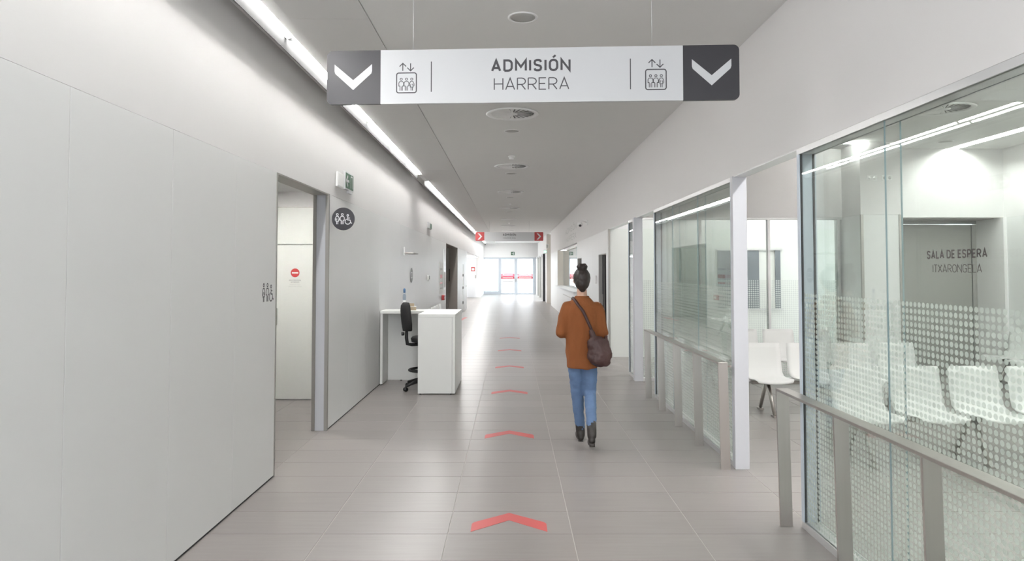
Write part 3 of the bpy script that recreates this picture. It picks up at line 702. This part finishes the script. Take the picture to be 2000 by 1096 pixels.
bx('frame', M['alu'], w8, 4.02, 5.32, 13.06, 13.1, 2.09, 2.12); bx('frame', M['alu'], w8, 4.02, 5.32, 13.06, 13.1, .92, .95)
for k in range(2):
    t = thing('socket_plate', ('white double socket plate with plugs high on the waiting room wall', 'white double socket plate beside the plugged one high on the wall')[k], 'socket', (5.27 + .22 * k, 9.70, 3.05))
    bx('plate', M['diff'], t, -.075, .075, -.012, 0, -.04, .04, c=.003)
    for s_ in (-.037, .037): obj('socket', MB().tube([(s_, -.012, 0), (s_, -.016, 0)], .022, 14), M['grille'] if k else M['diff'], t)

# ------------------------------------------------------------------ big hanging sign
def lift_icon(mb, x0, y0, fr, d):
    mb.stroke(rrect(x0, x0 + .128, y0, y0 + .128, .014), .0068, fr, d, d + .0006, True)
    for k, f in enumerate((pic_man, pic_man, pic_woman)): f(mb, x0 + .030 + .034 * k, y0 + .014, .083, .0042, fr, d)
    for x_, s_ in ((x0 + .040, 1), (x0 + .090, -1)):
        yc = y0 + .166
        mb.stroke([(x_, yc - .024 * s_), (x_, yc + .022 * s_)], .006, fr, d, d + .0006)
        mb.stroke([(x_ - .021, yc + .004 * s_), (x_, yc + .025 * s_), (x_ + .021, yc + .004 * s_)], .006, fr, d, d + .0006)
sg = thing('hanging_sign', 'large white hanging sign reading ADMISIÓN with charcoal arrow ends', 'sign', (.119, 4.20, 2.94), R(-2.76))
F0 = ((0, -.012, 0), (1, 0, 0), (0, 0, 1)); HW = 1.309; HH = .174
obj('panel', MB().poly([(-.960, -HH), (.960, -HH), (.960, HH), (-.960, HH)], F0, -.024, 0), M['signwhite'], sg)
for s_ in (-1, 1):
    xa, xb = (-HW, -.960) if s_ < 0 else (.960, HW)
    e = obj('end_panel', MB().poly(rrect(xa, xb, -HH, HH, .035, '0110' if s_ < 0 else '1001'), F0, -.024, 0), M['signdark'], sg)
    cxx = (xa + xb) / 2 + (-.003 if s_ < 0 else .003)
    ch = [(-.122, .085), (-.122, .040), (-.117, .024), (0, -.082), (.117, .024), (.122, .040), (.122, .085), (0, -.018)]
    obj('arrow', MB().poly([(cxx + a, b) for a, b in ch], F0, 0, .0012), M['signwhite'], e)
for k, x_ in enumerate((-.856, .727)):
    mb = MB(); lift_icon(mb, x_, -.104, F0, .0002); obj('lift_pictogram', mb, M['ink'], sg)
for x_ in (-.632, .632): obj('divider', MB().poly([(x_ - .003, -.10), (x_ + .003, -.10), (x_ + .003, .095), (x_ - .003, .095)], F0, .0002, .0008), M['ink'], sg)
dtext('lettering', 'ADMISIÓN', F0, -.250, .258, .022, .080, M['ink'], sg, .175)
dtext('lettering', 'HARRERA', F0, -.232, .248, -.096, .080, M['ink'], sg, .085)
for x_ in (-.752, .769): obj('suspension_wire', MB().tube([(x_, 0, HH), (x_, 0, CE - 2.94)], .0018, 6), M['alu'], sg)
# far hanging sign
sf = thing('hanging_sign', 'small white hanging sign with red chevron ends far down the corridor', 'sign', (-.08, 25.4, 2.99))
obj('panel', MB().poly([(-.958, -.178), (.958, -.178), (.958, .168), (-.958, .168)], F0, -.024, 0), M['signwhite'], sf)
for s_ in (-1, 1):
    xa, xb = (-1.295, -.958) if s_ < 0 else (.958, 1.295)
    e = obj('end_panel', MB().poly(rrect(xa, xb, -.168, .168, .03, '0110' if s_ < 0 else '1001'), F0, -.024, 0), M['red'], sf); cxx = (xa + xb) / 2
    obj('arrow', MB().poly([(cxx - .085, .118), (cxx - .03, .118), (cxx - .012, .11), (cxx + .085, 0), (cxx - .012, -.11), (cxx - .03, -.118), (cxx - .085, -.118), (cxx + .018, 0)], F0, 0, .004), M['signwhite'], e)
dtext('lettering', 'ADMISIÓN', F0, -.25, .25, .025, .085, M['ink'], sf, .17, .003); dtext('lettering', 'HARRERA', F0, -.235, .24, -.100, .085, M['inkmid'], sf, .085, .003)
for x_ in (-.75, .75): obj('suspension_wire', MB().tube([(x_, 0, .168), (x_, 0, CE - 2.99)], .003, 6), M['alu'], sf)

# ------------------------------------------------------------------ left wall fittings
ds = thing('lavatory_sign', 'round charcoal sign with white lavatory pictograms projecting from the left wall', 'sign', (XL, 7.25, 2.26))
bx('bracket', M['signwhite'], ds, 0, .03, -.006, .006, -.04, .04)
n_ = 40; FD = ((.122, -.008, 0), (1, 0, 0), (0, 0, 1))
obj('disc', MB().poly([(.124 * math.cos(2 * math.pi * k / n_), .124 * math.sin(2 * math.pi * k / n_)) for k in range(n_)], FD, -.016, 0), M['signdark'], ds)
for fn, x_ in ((pic_woman, -.064), (pic_man, -.010), (pic_wheel, .055)):
    mb = MB(); fn(mb, x_, -.058, .120, .0078, FD, .0005); obj('pictogram', mb, M['signwhite'], ds)
ps = thing('wall_pictogram', 'small dark lavatory pictograms on the panel left of the opening', 'sign', (XL, 5.35, 1.45))
FL = ((.0004, 0, 0), (0, 1, 0), (0, 0, 1))
for fn, x_ in ((pic_woman, -.085), (pic_man, -.005), (pic_wheel, .080)):
    mb = MB(); fn(mb, x_, 0, .148, .0085, FL, 0); obj('pictogram', mb, M['ink'], ps)
ex = thing('exit_sign', 'green and white escape arrow sign high on the left wall', 'exit sign', (XL, 7.89, 2.75))
bx('plate', M['signwhite'], ex, 0, .03, -.195, .205, -.105, .105, c=.002)
FX = ((.0302, 0, 0), (0, 1, 0), (0, 0, 1))
pl = obj('green_field', MB().poly([(-.19, -.09), (.19, -.09), (.19, .09), (-.19, .09)], FX, 0, .0008), M['green'], ex)
mb = MB().stroke([(-.15, 0), (-.02, 0)], .028, FX, .0009, .0016).stroke([(-.08, .062), (-.15, 0), (-.08, -.062)], .028, FX, .0009, .0016)
mb.stroke([(.06, -.07), (.06, .07), (.15, .07), (.15, -.07)], .014, FX, .0009, .0016)
obj('arrow', mb, M['signwhite'], pl); bx('lower_strip', M['signwhite'], ex, 0, .03, -.02, .15, -.135, -.106)
em = thing('emergency_light', 'white emergency light box beside the green arrow sign', 'lamp', (XL, 7.52, 2.72))
bx('housing', M['diff'], em, 0, .022, -.145, .125, -.085, .085, c=.005); bx('lens', M['paper'], em, .022, .024, -.12, .10, -.065, .065)
e2 = thing('exit_sign', 'small grey green escape sign on the left wall above the reception desk', 'exit sign', (XL, 15.75, 2.75))
bx('plate', M['signwhite'], e2, 0, .03, -.33, .33, -.07, .07); obj('green_field', MB().poly([(0, -.06), (.31, -.06), (.31, .06), (0, .06)], FX, 0, .001), M['green'], e2)
e3 = thing('exit_sign', 'small green escape sign above the glazed entrance doors', 'exit sign', (.09, 47.1, 2.88))
bx('plate', M['green'], e3, -.13, .13, -.04, 0, -.12, .12); obj('arrow', MB().poly([(-.02, -.05), (-.02, .05), (-.08, 0)], ((0, -.041, 0), (1, 0, 0), (0, 0, 1)), 0, .004), M['signwhite'], e3)
obj('door_symbol', MB().poly([(.02, -.08), (.07, -.08), (.07, .08), (.02, .08)], ((0, -.041, 0), (1, 0, 0), (0, 0, 1)), 0, .004), M['signwhite'], e3)
bk = thing('wall_lamp', 'small steel bracket lamp on the left wall above the desk', 'lamp', (XL, 12.15, 2.03))
bx('wall_plate', M['diff'], bk, 0, .02, -.07, .07, -.06, .09, c=.003); bx('arm', M['steel'], bk, .02, .16, -.02, .02, -.015, .0); bx('shade', M['trim'], bk, .05, .22, -.30, .25, -.035, -.018, c=.003)
rs = thing('round_wall_sign', 'round grey sign flat on the left wall above the desk', 'sign', (XL, 12.99, 1.605))
obj('disc', MB().poly([(.145 * math.cos(2 * math.pi * k / 32), .145 * math.sin(2 * math.pi * k / 32)) for k in range(32)], ((0, 0, 0), (0, 1, 0), (0, 0, 1)), 0, .012), M['inkmid'], rs)
obj('pictogram', MB().stroke([(-.07, -.05), (.07, -.05), (.07, .05), (-.07, .05)], .02, ((.012, 0, 0), (0, 1, 0), (0, 0, 1)), 0, .001, True), M['signwhite'], rs)
th = thing('thermostat', 'small cream thermostat box on the left wall', 'thermostat', (XL, 15.55, 1.53))
bx('case', M['cream'], th, 0, .035, -.12, .12, -.06, .06, c=.004); bx('dial', M['inkmid'], th, .035, .04, .02, .09, -.04, .04)
po = thing('notice_board', 'white notice sheet with red print on the left wall before the lift', 'notice', (XL, 18.45, 1.48))
bx('sheet', M['paper'], po, .002, .012, -.42, .42, -.42, .45)
for z_, h_, m_ in ((.0, .10, 'red'), (-.16, .05, 'red'), (.22, .06, 'inkpale'), (-.3, .04, 'inkpale')): bx('printed_block', M[m_], po, .012, .013, -.30, .30, z_, z_ + h_)
p2 = thing('door_poster', 'narrow grey blue framed panel at the lift recess edge', 'notice', (XL, 19.35, 1.6))
bx('frame', M['alu'], p2, 0, .015, -.28, .28, -.45, .70); bx('panel', M['inkpale'], p2, .015, .018, -.24, .24, -.40, .05)
rb = thing('alarm_box', 'small red alarm box on the left wall behind the desk', 'alarm box', (XL, 18.85, .93))
bx('case', M['red'], rb, 0, .07, -.15, .15, -.07, .07, c=.006); bx('window', M['paper'], rb, .07, .073, -.07, .07, -.03, .03)
# right wall fittings
sp = thing('wall_camera', 'small white dome camera on a bracket high on the right wall', 'camera', (XR, 16.8, 2.86))
bx('wall_plate', M['diff'], sp, -.02, 0, -.06, .06, -.02, .10); obj('arm', MB().tube([(-.02, 0, .05), (-.12, 0, .09), (-.18, 0, .06)], .012, 8), M['diff'], sp)
obj('dome', MB().ball((-.19, 0, .0), (.07, .07, .06)), M['diff'], sp); obj('lens', MB().ball((-.19, -.045, -.03), (.035, .035, .035)), M['signdark'], sp)
lw = thing('wall_lettering', 'pale grey raised lettering on the right wall above the reception hatch', 'lettering', (XR, 21.6, 2.9))
FR_ = ((-.0005, 0, 0), (0, -1, 0), (0, 0, 1))
dtext('lettering', 'ADMISIÓN', FR_, -1.95, 1.95, .04, .19, M['inkpale'], lw, .13, .002); dtext('lettering', 'HARRERA', FR_, -1.9, 1.9, -.24, .19, M['inkpale'], lw, .09, .002)
gl = thing('green_lamp', 'small lit green light on the beige column by the entrance', 'lamp', (1.79, 34.62, 2.66))
bx('case', M['diff'], gl, -.12, .04, -.06, .02, -.09, .09, c=.005); obj('light', MB().ball((-.04, -.07, 0), (.06, .03, .045)), M['gled'], gl)
s2 = thing('wall_speaker', 'small white fitting on the beige column above the green light', 'fitting', (1.86, 34.58, 2.95))
bx('case', M['diff'], s2, -.06, .06, -.04, .02, -.11, .11, c=.005); bx('front', M['grille'], s2, -.045, .045, -.045, -.04, -.09, .09)

# ------------------------------------------------------------------ handrails
def handrail(name, label, ys, rail_end=None):
    t = thing(name, label, 'handrail', group='steel handrails before the glass')
    lo0, lo1, hi0, hi1 = 1.787, 1.868, 1.770, 1.851
    for y_ in ys:
        mb = MB(); a = y_; b = y_ + .016
        mb.add([(lo0, a, 0), (lo1, a, 0), (lo1, b, 0), (lo0, b, 0), (hi0, a, .893), (hi1, a, .893), (hi1, b, .893), (hi0, b, .893)],
               [(3, 2, 1, 0), (4, 5, 6, 7), (0, 1, 5, 4), (1, 2, 6, 5), (2, 3, 7, 6), (3, 0, 4, 7)])
        p = obj('post', mb, M['steel'], t)
        bx('foot_plate', M['steel'], p, lo0 - .002, lo1 + .002, a - .002, b + .002, 0, .004)
    bx('top_rail', M['steel'], t, hi0 - .001, hi1 + .001, min(ys), max(ys) + .016, .893, .911, c=.002)
    return t
handrail('handrail', 'brushed steel handrail along the second glass partition', [5.73 + .795 * k for k in range(5)])
handrail('handrail', 'brushed steel handrail nearest the camera, cut by the right picture edge', [4.475 - .79 * k for k in range(5)])

# ------------------------------------------------------------------ white beam seating
def shell_mesh():
    # profile in (y, z): seat front lip -> seat -> curve -> back top; front is -y
    pr = [(-.335, .405), (-.325, .432), (-.28, .442), (-.18, .432), (-.06, .424), (.02, .432), (.065, .468), (.085, .53), (.105, .64), (.125, .76), (.135, .815)]
    hw = [.195, .215, .228, .235, .236, .236, .236, .236, .235, .232, .226]
    mb = MB(); n = 9; vs = []
    for (y_, z_), w_ in zip(pr, hw):
        for k in range(n):
            s_ = -1 + 2 * k / (n - 1); dip = .018 * (1 - s_ * s_)
            back = 0 if z_ < .5 else 1
            vs.append((s_ * w_, y_ + (dip if back else 0), z_ - (0 if back else dip)))
    m_ = len(pr); th_ = .008; vs2 = []
    for i in range(m_):
        a = Vector(pr[max(i - 1, 0)]); b = Vector(pr[min(i + 1, m_ - 1)]); d = (b - a).normalized(); nrm = Vector((d.y, -d.x))
        for k in range(n):
            v = vs[i * n + k]; vs2.append((v[0], v[1] + nrm.x * th_, v[2] + nrm.y * th_))
    N_ = m_ * n; fs = []
    for i in range(m_ - 1):
        for k in range(n - 1):
            a = i * n + k; fs.append((a, a + 1, a + n + 1, a + n)); fs.append((N_ + a, N_ + a + n, N_ + a + n + 1, N_ + a + 1))
    for k in range(n - 1):
        fs.append((k, N_ + k, N_ + k + 1, k + 1)); a = (m_ - 1) * n + k; fs.append((a, a + 1, N_ + a + 1, N_ + a))
    for i in range(m_ - 1):
        a = i * n; fs.append((a, a + n, N_ + a + n, N_ + a)); a += n - 1; fs.append((a, N_ + a, N_ + a + n, a + n))
    mb.add(vs + vs2, fs, 0, True); me = mb.mesh('seat_shell'); me.materials.append(M['shell']); return me
SHELL = shell_mesh()
def leg_mesh():
    mb = MB()
    mb.tube([(0, -.03, .385), (0, -.20, .02)], [.018, .016], 8, flat=(.8, 1.6)); mb.tube([(0, -.02, .385), (0, .17, .02)], [.018, .016], 8, flat=(.8, 1.6))
    return mb
def bench(label, loc, rz, n, legs, group='white beam seating'):
    t = thing('beam_seating', label, 'seating', loc, rz, group); P = .545
    for k in range(n):
        o = bpy.data.objects.new('seat_shell', SHELL); COL.objects.link(o); o.parent = t; o.location = ((k + .5) * P - .036, 0, 0)
        b = bx('bracket', M['trim'], o, -.10, .10, -.26, .02, .385, .405)
    bx('beam', M['trim'], t, .06, n * P - .13, -.055, .005, .345, .385, c=.004)
    for x_ in legs:
        for yy, s_ in ((-.05, -1), (0, 1)):
            l = obj('leg', MB().tube([(x_, yy, .37), (x_, yy + s_ * .20, .022)], [.022, .018], 10, flat=(1.0, 1.5)), M['steel'], t)
            bx('foot', M['steel'], l, x_ - .028, x_ + .028, yy + s_ * .20 - .05, yy + s_ * .20 + .05, 0, .022, c=.003)
    return t
bench('row of white seats nearest the camera in the waiting room', (2.93, 6.05, 0), 0, 5, (.2, 1.2, 2.35))
bench('middle row of white seats in the waiting room', (2.80, 8.02, 0), 0, 4, (.25, 1.8))
bench('row of white seats along the glazed back wall', (2.68, 9.92, 0), 0, 4, (.25, 1.8))
bench('white seats against the right wall of the waiting room', (7.36, 10.05, 0), R(-90), 3, (.25, 1.25))
bench('row of white seats along the left corridor wall behind the desk', (XL + .20, 14.6, 0), R(90), 6, (.3, 1.6, 2.8))

# ------------------------------------------------------------------ reception desk
dk = thing('reception_desk', 'white L shaped reception counter against the left wall', 'desk', (0, 0, 0))
obj('worktop', MB().poly([(-1.95, 9.90), (-1.283, 9.90), (-1.283, 9.16), (-.772, 9.16), (-.772, 10.36), (-1.95, 10.36)], ((0, 0, 1.056), (1, 0, 0), (0, 1, 0)), 0, .040), M['counter'], dk)
bx('front_panel', M['counter'], dk, -1.283, -.814, 9.162, 9.195, .014, 1.054, c=.0015)
bx('side_panel', M['counter'], dk, -.812, -.773, 9.162, 10.355, .014, 1.054, c=.0015)
bx('back_panel', M['counter'], dk, -1.905, -.815, 10.31, 10.345, .014, 1.054, c=.0015)
bx('end_panel', M['counter'], dk, -1.948, -1.91, 9.91, 10.355, .014, 1.054, c=.0015)
for x_, y_ in ((-1.25, 9.18), (-.83, 9.18), (-.79, 10.3), (-1.70, 10.33), (-1.93, 9.95)): obj('levelling_foot', MB().lathe([(.014, 0), (.014, .014)], (x_, y_, 0), 10), M['black'], dk)
bt = thing('bottle', 'slim clear bottle with a blue cap standing on the reception desk', 'bottle', (-1.625, 10.12, 1.0965))
obj('body', MB().lathe([(.022, 0), (.025, .01), (.025, .22), (.012, .25), (.012, .262)], n=16), glassmat('bottle_plastic', (.80, .86, .92), .06), bt)
obj('cap', MB().lathe([(.017, .262), (.017, .31), (.010, .33)], n=14), M['blueclear'], bt); obj('label_band', MB().lathe([(.0256, .06), (.0256, .15)], n=16, caps=False), M['paper'], bt)
lf = thing('leaflet_stack', 'small stack of brown and white leaflets on the reception desk', 'leaflets', (-1.52, 10.15, 1.0965), R(20))
bx('leaflets', M['kraft'], lf, -.055, .055, -.08, .08, 0, .05, c=.002); bx('top_leaflet', M['paper'], lf, -.05, .06, -.075, .085, .0505, .056)
bx('card', M['kraft'], lf, -.03, .03, -.05, .05, .0565, .10)

# ------------------------------------------------------------------ high office chair (faces +x)
oc = thing('office_chair', 'black high office chair with a foot ring at the reception desk', 'chair', (-1.24, 9.60, 0), R(24))
mb = MB(); n = 18
prof = [(0.0, .84, .11), (.0, .86, .145), (-.010, .94, .185), (-.022, 1.04, .195), (-.030, 1.13, .180), (-.028, 1.20, .140), (-.020, 1.243, .07)]
vs = []
for x_, z_, w_ in prof:
    for k in range(n):
        a = 2 * math.pi * k / n; vs.append((-.275 + x_ + (.052 * math.cos(a) * (1 if w_ > .1 else .6)) + .03 * (math.sin(a) ** 2), w_ * math.sin(a), z_))
mb.add(vs, [(i * n + k, i * n + (k + 1) % n, (i + 1) * n + (k + 1) % n, (i + 1) * n + k) for i in range(len(prof) - 1) for k in range(n)] + [tuple(range(n))[::-1], tuple((len(prof) - 1) * n + k for k in range(n))], 0, True)
obj('backrest', mb, M['blackfab'], oc)
mb = MB().loft([(0.02, 0, .665, .17, .17), (0.02, 0, .678, .215, .215), (0.02, 0, .725, .225, .225), (0.02, 0, .752, .20, .20), (0.02, 0, .762, .12, .12)], 28)
obj('seat', mb, M['blackfab'], oc)
obj('back_bracket', MB().tube([(-.02, 0, .640), (-.20, 0, .640), (-.262, 0, .655), (-.275, 0, .74), (-.272, 0, .90)], [.022, .026, .028, .026, .02], 10, flat=(1.3, .9)), M['black'], oc)
obj('knob', MB().tube([(-.31, -.0, .80), (-.345, -.0, .80)], [.024, .026], 12), M['black'], oc); obj('tilt_plate', MB().cbox(-.13, .12, -.08, .08, .622, .664, c=.01), M['black'], oc)
obj('lever', MB().tube([(.0, -.06, .63), (.02, -.20, .60)], .008, 8), M['black'], oc); obj('under_knob', MB().tube([(-.06, -.1, .60), (-.06, -.1, .63)], .018, 10), M['black'], oc)
obj('gas_column', MB().lathe([(.028, .07), (.028, .34), (.016, .345), (.016, .63)], n=16), M['black'], oc)
obj('foot_ring', MB().tube([(.225 * math.cos(2 * math.pi * k / 32), .225 * math.sin(2 * math.pi * k / 32), .275) for k in range(33)], .0165, 10, caps=False), M['black'], oc)
for k in range(3):
    a = 2 * math.pi * k / 3 + .4; obj('ring_spoke', MB().tube([(.02 * math.cos(a), .02 * math.sin(a), .24), (.22 * math.cos(a), .22 * math.sin(a), .272)], [.018, .011], 8), M['black'], oc)
for k in range(5):
    a = R(196) + 2 * math.pi * k / 5; ca, sa = math.cos(a), math.sin(a)
    l = obj('base_leg', MB().tube([(.02 * ca, .02 * sa, .135), (.17 * ca, .17 * sa, .115), (.315 * ca, .315 * sa, .075)], [.032, .026, .018], 10, flat=(1, 1)), M['black'], oc)
    obj('castor', MB().tube([(.32 * ca - .022 * sa, .32 * sa + .022 * ca, .030), (.32 * ca + .022 * sa, .32 * sa - .022 * ca, .030)], .030, 16).tube([(.318 * ca, .318 * sa, .03), (.318 * ca, .318 * sa, .082)], .010, 8), M['black'], l)

# ------------------------------------------------------------------ outside
gr = struct(bx('ground', M['asphalt'], None, -40, 40, 47.3, 110, -.14, -.02), 'pale paving outside the entrance')
bd = thing('building', 'pale building with blue bands outside the entrance', 'building', (-1.0, 78, -.02))
bx('wall', M['facade'], bd, -1.6, 1.6, 0, 8, 0, 4.2); bx('blue_band', M['awning'], bd, -1.45, 1.5, -.35, 0, 2.9, 3.4)
for x_ in (-1.2, .3): f = bx('window', M['window_dark'], bd, x_, x_ + 1.0, -.05, .02, .9, 2.5); bx('pane', M['awning'], f, x_ + .08, x_ + .92, -.08, -.05, 1.0, 2.4)

# ------------------------------------------------------------------ walking person (faces +y, away from the camera)
def melt(name, mb, voxel, m, parent, smooth=6, amp=0.0, fs=10.0, zs=1.0):
    """fuse overlapping closed pieces into one smooth surface"""
    me = mb.mesh(name + '_src'); o = bpy.data.objects.new('src', me); COL.objects.link(o)
    r = o.modifiers.new('r', 'REMESH'); r.mode = 'VOXEL'; r.voxel_size = voxel; r.use_smooth_shade = True
    s_ = o.modifiers.new('s', 'SMOOTH'); s_.factor = .5; s_.iterations = smooth
    bpy.context.view_layer.update()
    out = bpy.data.meshes.new_from_object(o.evaluated_get(bpy.context.evaluated_depsgraph_get())); out.name = name
    bpy.data.objects.remove(o); bpy.data.meshes.remove(me)
    if amp:
        for v in out.vertices:
            q = Vector((v.co.x * fs, v.co.y * fs, v.co.z * fs * zs)); v.co += v.normal * amp * noise.fractal(q, 1.0, 2.0, 3)
    out.polygons.foreach_set('use_smooth', [True] * len(out.polygons)); out.materials.clear()
    return link(name, out, m, parent)
pe = thing('person', 'person in a rust orange jumper and blue jeans walking away with a brown shoulder bag', 'person', (.70, 6.62, 0))
LA = [(-.145, 0, 1.335), (-.200, -.02, 1.09), (-.135, .20, 1.06)]; RA = [(.145, 0, 1.335), (.200, -.02, 1.09), (.135, .20, 1.06)]
LLEG = [(-.070, 0, .90), (-.045, .075, .49), (-.010, .095, .095)]; RLEG = [(.070, 0, .90), (.078, .03, .49), (.055, -.30, .20)]
b = MB()
b.loft([(0, 0, .84, .12, .09), (0, 0, .93, .135, .10), (0, .005, 1.06, .125, .095), (0, 0, 1.25, .15, .11), (0, 0, 1.36, .15, .085), (0, .005, 1.42, .08, .06)])
b.chain([(0, .0, 1.38), (0, .015, 1.50)], [.055, .05])
b.ball((0, .035, 1.605), (.074, .092, .105)); b.ball((0, .062, 1.545), (.052, .062, .055)); b.ball((0, .130, 1.590), (.013, .018, .022)); b.ball((0, .118, 1.61), (.012, .016, .03))
for s_ in (-1, 1):
    b.ball((s_ * .075, .03, 1.595), (.010, .020, .030)); b.ball((s_ * .03, .112, 1.628), (.024, .016, .010))
for A, s_ in ((LA, -1), (RA, 1)):
    b.chain(A, [.055, .042, .028])
    w = Vector(A[2]); f = Vector((-s_ * .25, .95, .12)).normalized(); side = Vector((s_ * .95, .25, 0)).normalized(); up = Vector((0, -.12, 1))
    pm = w + f * .055; b.chain([w, pm, w + f * .09], [.027, .030, .026]); b.chain([pm - up * .022, pm + f * .03 - up * .022], [.016, .016]); b.chain([pm + up * .022, pm + f * .03 + up * .022], [.017, .016])
    for k, ln in enumerate((.062, .072, .068, .052)):
        root = w + f * .095 + up * (.030 - .020 * k); tipd = (f * .75 - side * .65).normalized()
        b.chain([root, root + f * ln * .5, root + f * ln * .5 + tipd * ln * .5, root + f * ln * .4 + tipd * ln * .85 - side * .012], [.0092, .0085, .008, .0072], 10)
    tb = w + f * .035 + up * .028; b.chain([tb, tb + up * .028 - side * .018 + f * .015, tb + up * .036 - side * .030 + f * .045], [.012, .0105, .0088], 10)
for LG in (LLEG, RLEG): b.chain(LG, [.085, .056, .036], 16)
b.chain([LLEG[2], (-.015, .20, .05)], [.036, .03]); b.chain([RLEG[2], (.06, -.21, .09)], [.036, .03])
melt('body', b, .0065, M['skin'], pe, 4)
# hair: cap at the back and a high knot
h = MB(); h.ball((0, .015, 1.625), (.086, .098, .104)); h.ball((0, -.02, 1.575), (.072, .075, .075)); h.ball((0, -.025, 1.725), (.050, .050, .042)); h.chain([(0, -.04, 1.56), (0, -.03, 1.515)], [.045, .034])
for k in range(14):
    a = random.uniform(0, 6.28); ca, sa = math.cos(a), math.sin(a)
    h.chain([(.030 * ca, -.025 + .030 * sa, 1.715), (.044 * ca, -.025 + .044 * sa, 1.735), (.030 * ca, -.025 + .03 * sa, 1.758)], [.016, .015, .012], 8)
melt('hair', h, .006, M['hair'], pe, 3, .004, 38, .35)
for s_ in (-1, 1):
    e = obj('eye', MB().ball((s_ * .030, .118, 1.612), .0125), M['eyewhite'], pe); obj('iris', MB().ball((s_ * .030, .1275, 1.612), (.006, .004, .006)), M['hair'], e)
obj('mouth', MB().ball((0, .118, 1.553), (.022, .008, .007)), M['lip'], pe)
# jumper
s = MB(); s.loft([(.0, -.005, .735, .150, .118), (0, -.005, .76, .156, .124), (0, -.005, .90, .168, .132), (0, -.005, 1.06, .160, .124), (0, -.005, 1.22, .168, .126), (0, -.003, 1.31, .165, .112), (0, 0, 1.365, .142, .096), (0, .003, 1.400, .108, .082), (0, .008, 1.428, .078, .070), (0, .01, 1.440, .066, .062)])
for A in (LA, RA): s.chain([Vector(A[0]) + Vector((0, 0, -.005)), (Vector(A[0]) + Vector(A[1])) / 2, A[1], (Vector(A[1]) + Vector(A[2])) / 2, Vector(A[2]) + Vector((0, -.005, 0))], [.064, .068, .062, .055, .042], 16)
sw = melt('jumper', s, .011, M['sweater'], pe, 8, .013, 9, .45)
obj('collar', MB().tube([(.062 * math.cos(2 * math.pi * k / 24), .008 + .058 * math.sin(2 * math.pi * k / 24), 1.436) for k in range(25)], .011, 8, caps=False), M['sweater'], sw)
# jeans and boots
j = MB(); j.loft([(0, 0, .80, .138, .100), (0, 0, .92, .142, .105), (0, 0, 1.0, .130, .098)])
for LG in (LLEG, RLEG):
    P0, P1, P2 = (Vector(q) for q in LG); j.chain([P0, (P0 + P1) / 2, P1, (P1 + P2) / 2, P2 + (P1 - P2) * .06], [.084, .078, .063, .055, .046], 18)
melt('jeans', j, .010, M['denim'], pe, 6, .006, 16, 1.6)
for LG, toe, heel in ((LLEG, (-.018, .235, .034), (-.010, .065, .034)), (RLEG, (.064, -.150, .040), (.052, -.345, .110))):
    A = Vector(LG[2]); up_ = (Vector(LG[1]) - A).normalized(); T = Vector(toe); H_ = Vector(heel); k = MB()
    k.chain([A + up_ * .075, A, H_ + (A - H_) * .45], [.047, .046, .044], 16); k.chain([H_, (H_ + T) / 2, T], [.033, .038, .033], 16); k.chain([A, (A + T) / 2], [.045, .038], 14)
    bo = melt('boot', k, .007, M['boot'], pe, 4)
    d = (T - H_).normalized(); n_s = Vector((0, -d.z, d.y)); q = H_ - n_s * .030
    obj('heel', MB().tube([q + d * .0, q - n_s * (.004 if LG is LLEG else .028)], [.028, .026], 12), M['boot'], bo)
# bag and strap
g_ = MB(); q = Matrix.Rotation(R(14), 3, 'Y')
g_.ball((.150, -.165, .885), (.125, .060, .120), rot=q); g_.ball((.125, -.165, .975), (.100, .048, .090), rot=q); g_.ball((.155, -.168, .835), (.105, .062, .070), rot=q)
g_.chain([(.07, -.158, 1.11), (.10, -.160, 1.02), (.14, -.16, .95)], [.018, .050, .060]); g_.chain([(.22, -.13, 1.05), (.21, -.15, .98)], [.018, .04])
bgo = melt('shoulder_bag', g_, .009, M['bag'], pe, 6, .012, 13, 1.0)
pth = [(.085, -.158, 1.06), (.075, -.157, 1.12), (.040, -.155, 1.20), (-.005, -.148, 1.30), (-.05, -.118, 1.362), (-.088, -.055, 1.420), (-.092, .03, 1.418), (-.06, .112, 1.34), (.0, .145, 1.24), (.10, .14, 1.10), (.185, .06, 1.03), (.228, -.07, 1.05), (.218, -.14, 1.04)]
def smooth_path(p, k=5):
    p = [Vector(a) for a in p]; out = []
    for i in range(len(p) - 1):
        a, b_, c_, d_ = p[max(i - 1, 0)], p[i], p[i + 1], p[min(i + 2, len(p) - 1)]
        for t in range(k):
            u = t / k; out.append(.5 * ((2 * b_) + (c_ - a) * u + (2 * a - 5 * b_ + 4 * c_ - d_) * u * u + (3 * b_ - a - 3 * c_ + d_) * u ** 3))
    return out + [p[-1]]
obj('strap', MB().tube(smooth_path(pth), .012, 8, flat=(1.2, .8)), M['bag'], bgo)
